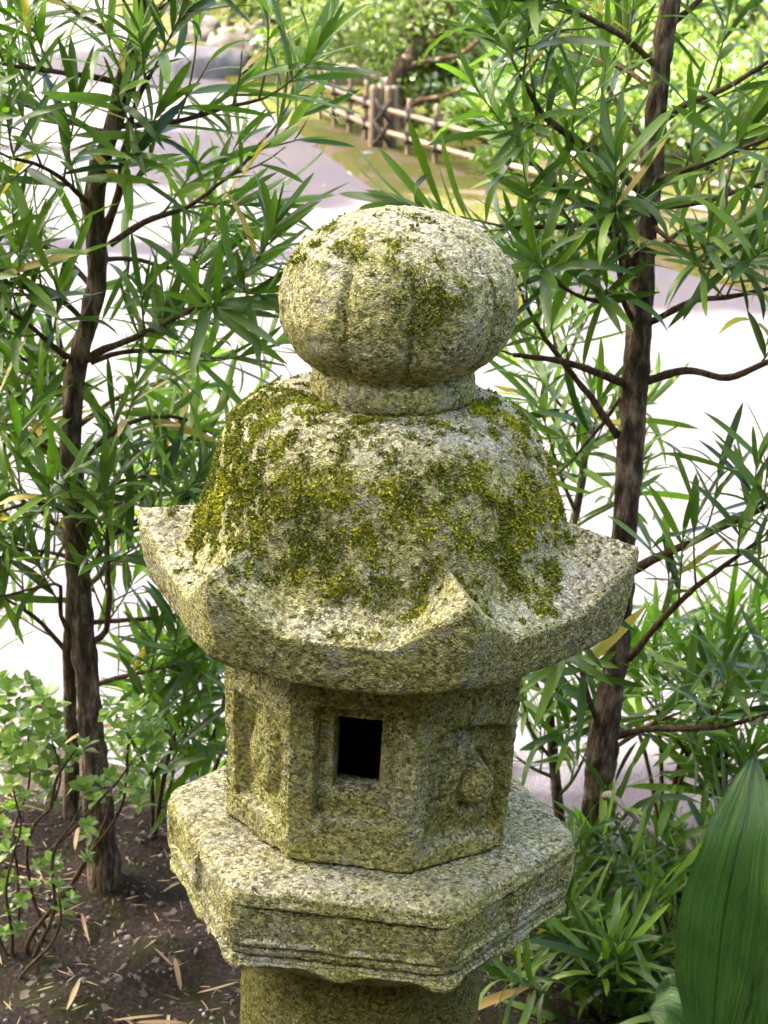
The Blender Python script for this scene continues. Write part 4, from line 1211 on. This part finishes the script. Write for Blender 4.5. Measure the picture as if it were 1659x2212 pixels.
bush(1190, 200, 1.6, 1.25, 1.2, 'pale green shrub behind the straight evergreen\'s branches', [BUSH['silver'], BUSH['yellow']], 7500, .055, 5)
bush(1400, 210, 1.7, 1.35, 1.2, 'tall mixed green shrub directly behind the straight trunk\'s top', [BUSH['yellow'], BUSH['mid']], 7500, .055, 6)
bush(1600, 240, 1.6, 1.2, 1.2, 'bright shrub at the end of the fence', [BUSH['yellow'], BUSH['silver']], 7000, .055, 7)
bush(1010, 345, .55, .26, .4, 'small ferny plant growing through the fence', [BUSH['mid'], BUSH['yellow']], 900, .05, 8, trunk=False, z0=.03)
bush(1090, 400, .40, .22, .3, 'tiny green plant at the lower fence rail', [BUSH['mid']], 600, .045, 9, trunk=False, z0=.03)
bush(1500, 380, .8, .4, .5, 'low bright ground plant behind the right fence run', [BUSH['yellow'], BUSH['mid']], 1800, .05, 10, trunk=False, z0=.03)
bush(1280, 330, .8, .40, .5, 'low olive plant inside the fence', [BUSH['dark'], BUSH['yellow']], 1800, .05, 15, trunk=False, z0=.03)
for k, (x, y, w, h_, mts) in enumerate([(600, 40, 2.2, 1.5, ('yellow', 'mid')), (800, 20, 2.6, 1.8, ('dark', 'mid')), (1050, 20, 2.8, 1.8, ('mid', 'yellow')), (1330, 30, 2.8, 1.9, ('yellow', 'silver')), (1600, 40, 2.8, 1.9, ('mid', 'yellow'))]):
    bush(x, y, w, h_, 1.4, ['hedge-like yellow-green shrub at the back, beside the path', 'dark shrub of the back row behind the olive one', 'rounded mid green shrub of the back row', 'pale shrub of the back row behind the mixed one', 'leafy shrub closing the back row beyond the fence end'][k], [BUSH[m] for m in mts], 6500, .075, 20+k)

for k, (x, y, w, h_, mts, lb) in enumerate([(720, 225, .8, .55, ('dark', 'mid'), 'dark rounded shrub just inside the fence\'s back run'), (935, 275, .7, .45, ('mid', 'yellow'), 'small leafy shrub at the gnarled tree\'s foot'), (1060, 290, .9, .55, ('yellow', 'silver'), 'pale low shrub behind the front fence run'),
        (1180, 330, .9, .55, ('mid', 'silver'), 'mottled green shrub behind the front fence run'), (1330, 370, 1.0, .6, ('yellow', 'mid'), 'fresh green shrub seen past the straight trunk'), (1480, 400, 1.0, .6, ('silver', 'yellow'), 'pale spreading shrub near the fence end'), (1630, 430, .9, .55, ('mid', 'yellow'), 'leafy shrub touching the last fence posts'),
        (960, 200, 1.0, .7, ('dark', 'yellow'), 'olive shrub between gnarled tree and pale shrub'), (1120, 240, 1.1, .7, ('mid', 'dark'), 'deep green shrub in the middle row'), (1290, 270, 1.1, .75, ('yellow', 'dark'), 'yellow-tipped shrub in the middle row'), (1560, 320, 1.2, .75, ('mid', 'dark'), 'dense shrub of the middle row near the fence end')]):
    bush(x, y, w, h_, w*.8, lb, [BUSH[m] for m in mts], 2600, .045, 70+k, z0=.02, trunk=False)
# gnarled garden tree rising behind the fence corner
gt = G(868, 285)
gn = empty('gnarled_tree', (gt[0], gt[1], 0), 'gnarled dark-barked garden tree with crooked bare limbs behind the fence corner', 'tree')
tp = [(868, 300), (862, 240), (850, 190), (870, 140), (905, 100), (895, 50), (920, 0), (960, -60)]
trunk_part(gn, tp, np.array([26, 22, 20, 18, 17, 15, 13, 11])/400, [gt[1]]*8, BARK, seg=14, step=.05, rough=.22, seed=31)
for k, pts in enumerate([[(860, 200), (820, 165), (775, 150), (745, 140), (700, 155)], [(870, 150), (930, 130), (990, 120), (1040, 80)], [(900, 95), (850, 60), (800, 40), (740, 20)], [(862, 245), (910, 215), (950, 210), (1000, 190)], [(905, 60), (970, 30), (1010, -10)], [(895, 110), (960, 60), (975, 20), (940, -20)]]):
    P, R = resample(branch_px(pts, gt[1], gt[1]+(-.25 if k % 2 else .3)), np.linspace(9, 4, len(pts))/400, .05)
    mb = MB(); tube(mb, P, R, 10, .15, 20, k); mb.build('limb', PALETWIG if k == 0 else TWIG, gn)
g_ = np.random.default_rng(90); mb = MB(); n = 4200
C_ = np.array([Y(x, y, gt[1]+dy) for x, y, dy in [(720, 60, 0), (780, 30, .2), (840, 20, -.1), (930, 10, .2), (1000, 40, 0), (1020, -20, .2), (760, 100, -.2), (960, 90, .1), (870, -30, .1), (690, 20, .2)]])
P = C_[g_.integers(len(C_), size=n)]+g_.normal(size=(n, 3))*np.array([.13, .16, .07])
dd = g_.normal(size=(n, 3))+np.array([0, 0, .4]); dd /= np.linalg.norm(dd, axis=1)[:, None]; s1 = np.cross(dd, g_.normal(size=(n, 3))); s1 /= np.linalg.norm(s1, axis=1)[:, None]
V = np.stack([P, P+dd*.025-s1*.011, P+dd*.055, P+dd*.025+s1*.011], 1); mb.add(V.reshape(-1, 3), np.arange(n*4).reshape(-1, 4)); mb.build('crown', BUSH['dark'], gn, False)

# ------------------------------------------------------------------ tall shade trees outside the frame, up-sun of the bed
def shade_tree(center, rad, n, leaf, label, seed, lo=.12):
    c = np.array(center, float); root = empty('shade_tree', (c[0], c[1], 0), label, 'tree', 'tall shade trees')
    g_ = np.random.default_rng(seed)
    mb = MB(); P, R = resample(np.array([(c[0], c[1], -.1), (c[0]+.1, c[1], c[2]*.5), (c[0], c[1], c[2])]), np.array([.22, .17, .08]), .2); tube(mb, P, R, 14, .1, 6, seed); mb.build('trunk', BARK, root)
    mb = MB()
    for k in range(9):
        v = g_.normal(size=3); v /= np.linalg.norm(v); e = c+v*np.array(rad)*.8
        P, R = resample(np.array([c-np.array([0, 0, rad[2]*.7]), c*.5+e*.5-np.array([0, 0, .2]), e]), np.array([.08, .05, .02]), .15); tube(mb, P, R, 8)
    mb.build('limbs', BARK, root)
    v = g_.normal(size=(n, 3)); v /= np.linalg.norm(v, axis=1)[:, None]; v *= g_.random((n, 1))**(1/2.6)
    v *= (1+.12*fbm(v, 2.5, seed, 2))[:, None]
    P = c+v*np.array(rad)
    d = g_.normal(size=(n, 3)); d /= np.linalg.norm(d, axis=1)[:, None]; s1 = np.cross(d, g_.normal(size=(n, 3))); s1 /= np.linalg.norm(s1, axis=1)[:, None]
    L = leaf*g_.uniform(.7, 1.3, (n, 1))
    V = np.stack([P, P+d*L*.5-s1*L*.35, P+d*L, P+d*L*.5+s1*L*.35], 1)
    mb = MB(); mb.add(V.reshape(-1, 3), np.arange(n*4).reshape(-1, 4)); mb.build('crown', BUSH['canopy'], root, False)
bush(0, 0, 9, 3.3, 1.0, 'long unseen hedge added behind the camera to block low sky light', [BUSH['canopy']], 20000, .22, 60, name='hedge', cat='hedge', gp=(0, -3.9, 0), z0=0)  # added out of view to cut sky light on the front faces
for sx_, lb in ((-3.7, 'tall shrub row along the bed on the crooked tree\'s side'), (3.9, 'unseen shrub row added to block low sky light beyond the ribbed leaves')):  # side rows added out of view so light comes mostly from overhead
    bush(0, 0, 1.5, 3.0, 4.6, lb, [BUSH['canopy']], 9000, .22, 61, name='sky_block_row', cat='hedge', gp=(sx_, -1.9, 0), z0=0)
tdist = 8.0
c = np.array([.05, -1.25, 1.0])+SDIR*tdist
shade_tree(c, (3.3, 2.45, 3.4), 15000, .32, 'tall dense tree whose shade falls over the lantern', 5)
for (tx, ty), rd, n_, lb, sd in (((690, 350), (.75, 1.25, .8), 1500, 'smaller tree shading the path near the fence', 6), ((1480, 590), (1.2, .55, .9), 1500, 'smaller tree shading the path edge beyond the straight trunk', 7), ((450, 150), (.9, 1.3, .9), 1500, 'smaller tree shading the pale flat rock', 8)):
    shade_tree(G(tx, ty)+SDIR*14, rd, n_, .28, lb, sd)
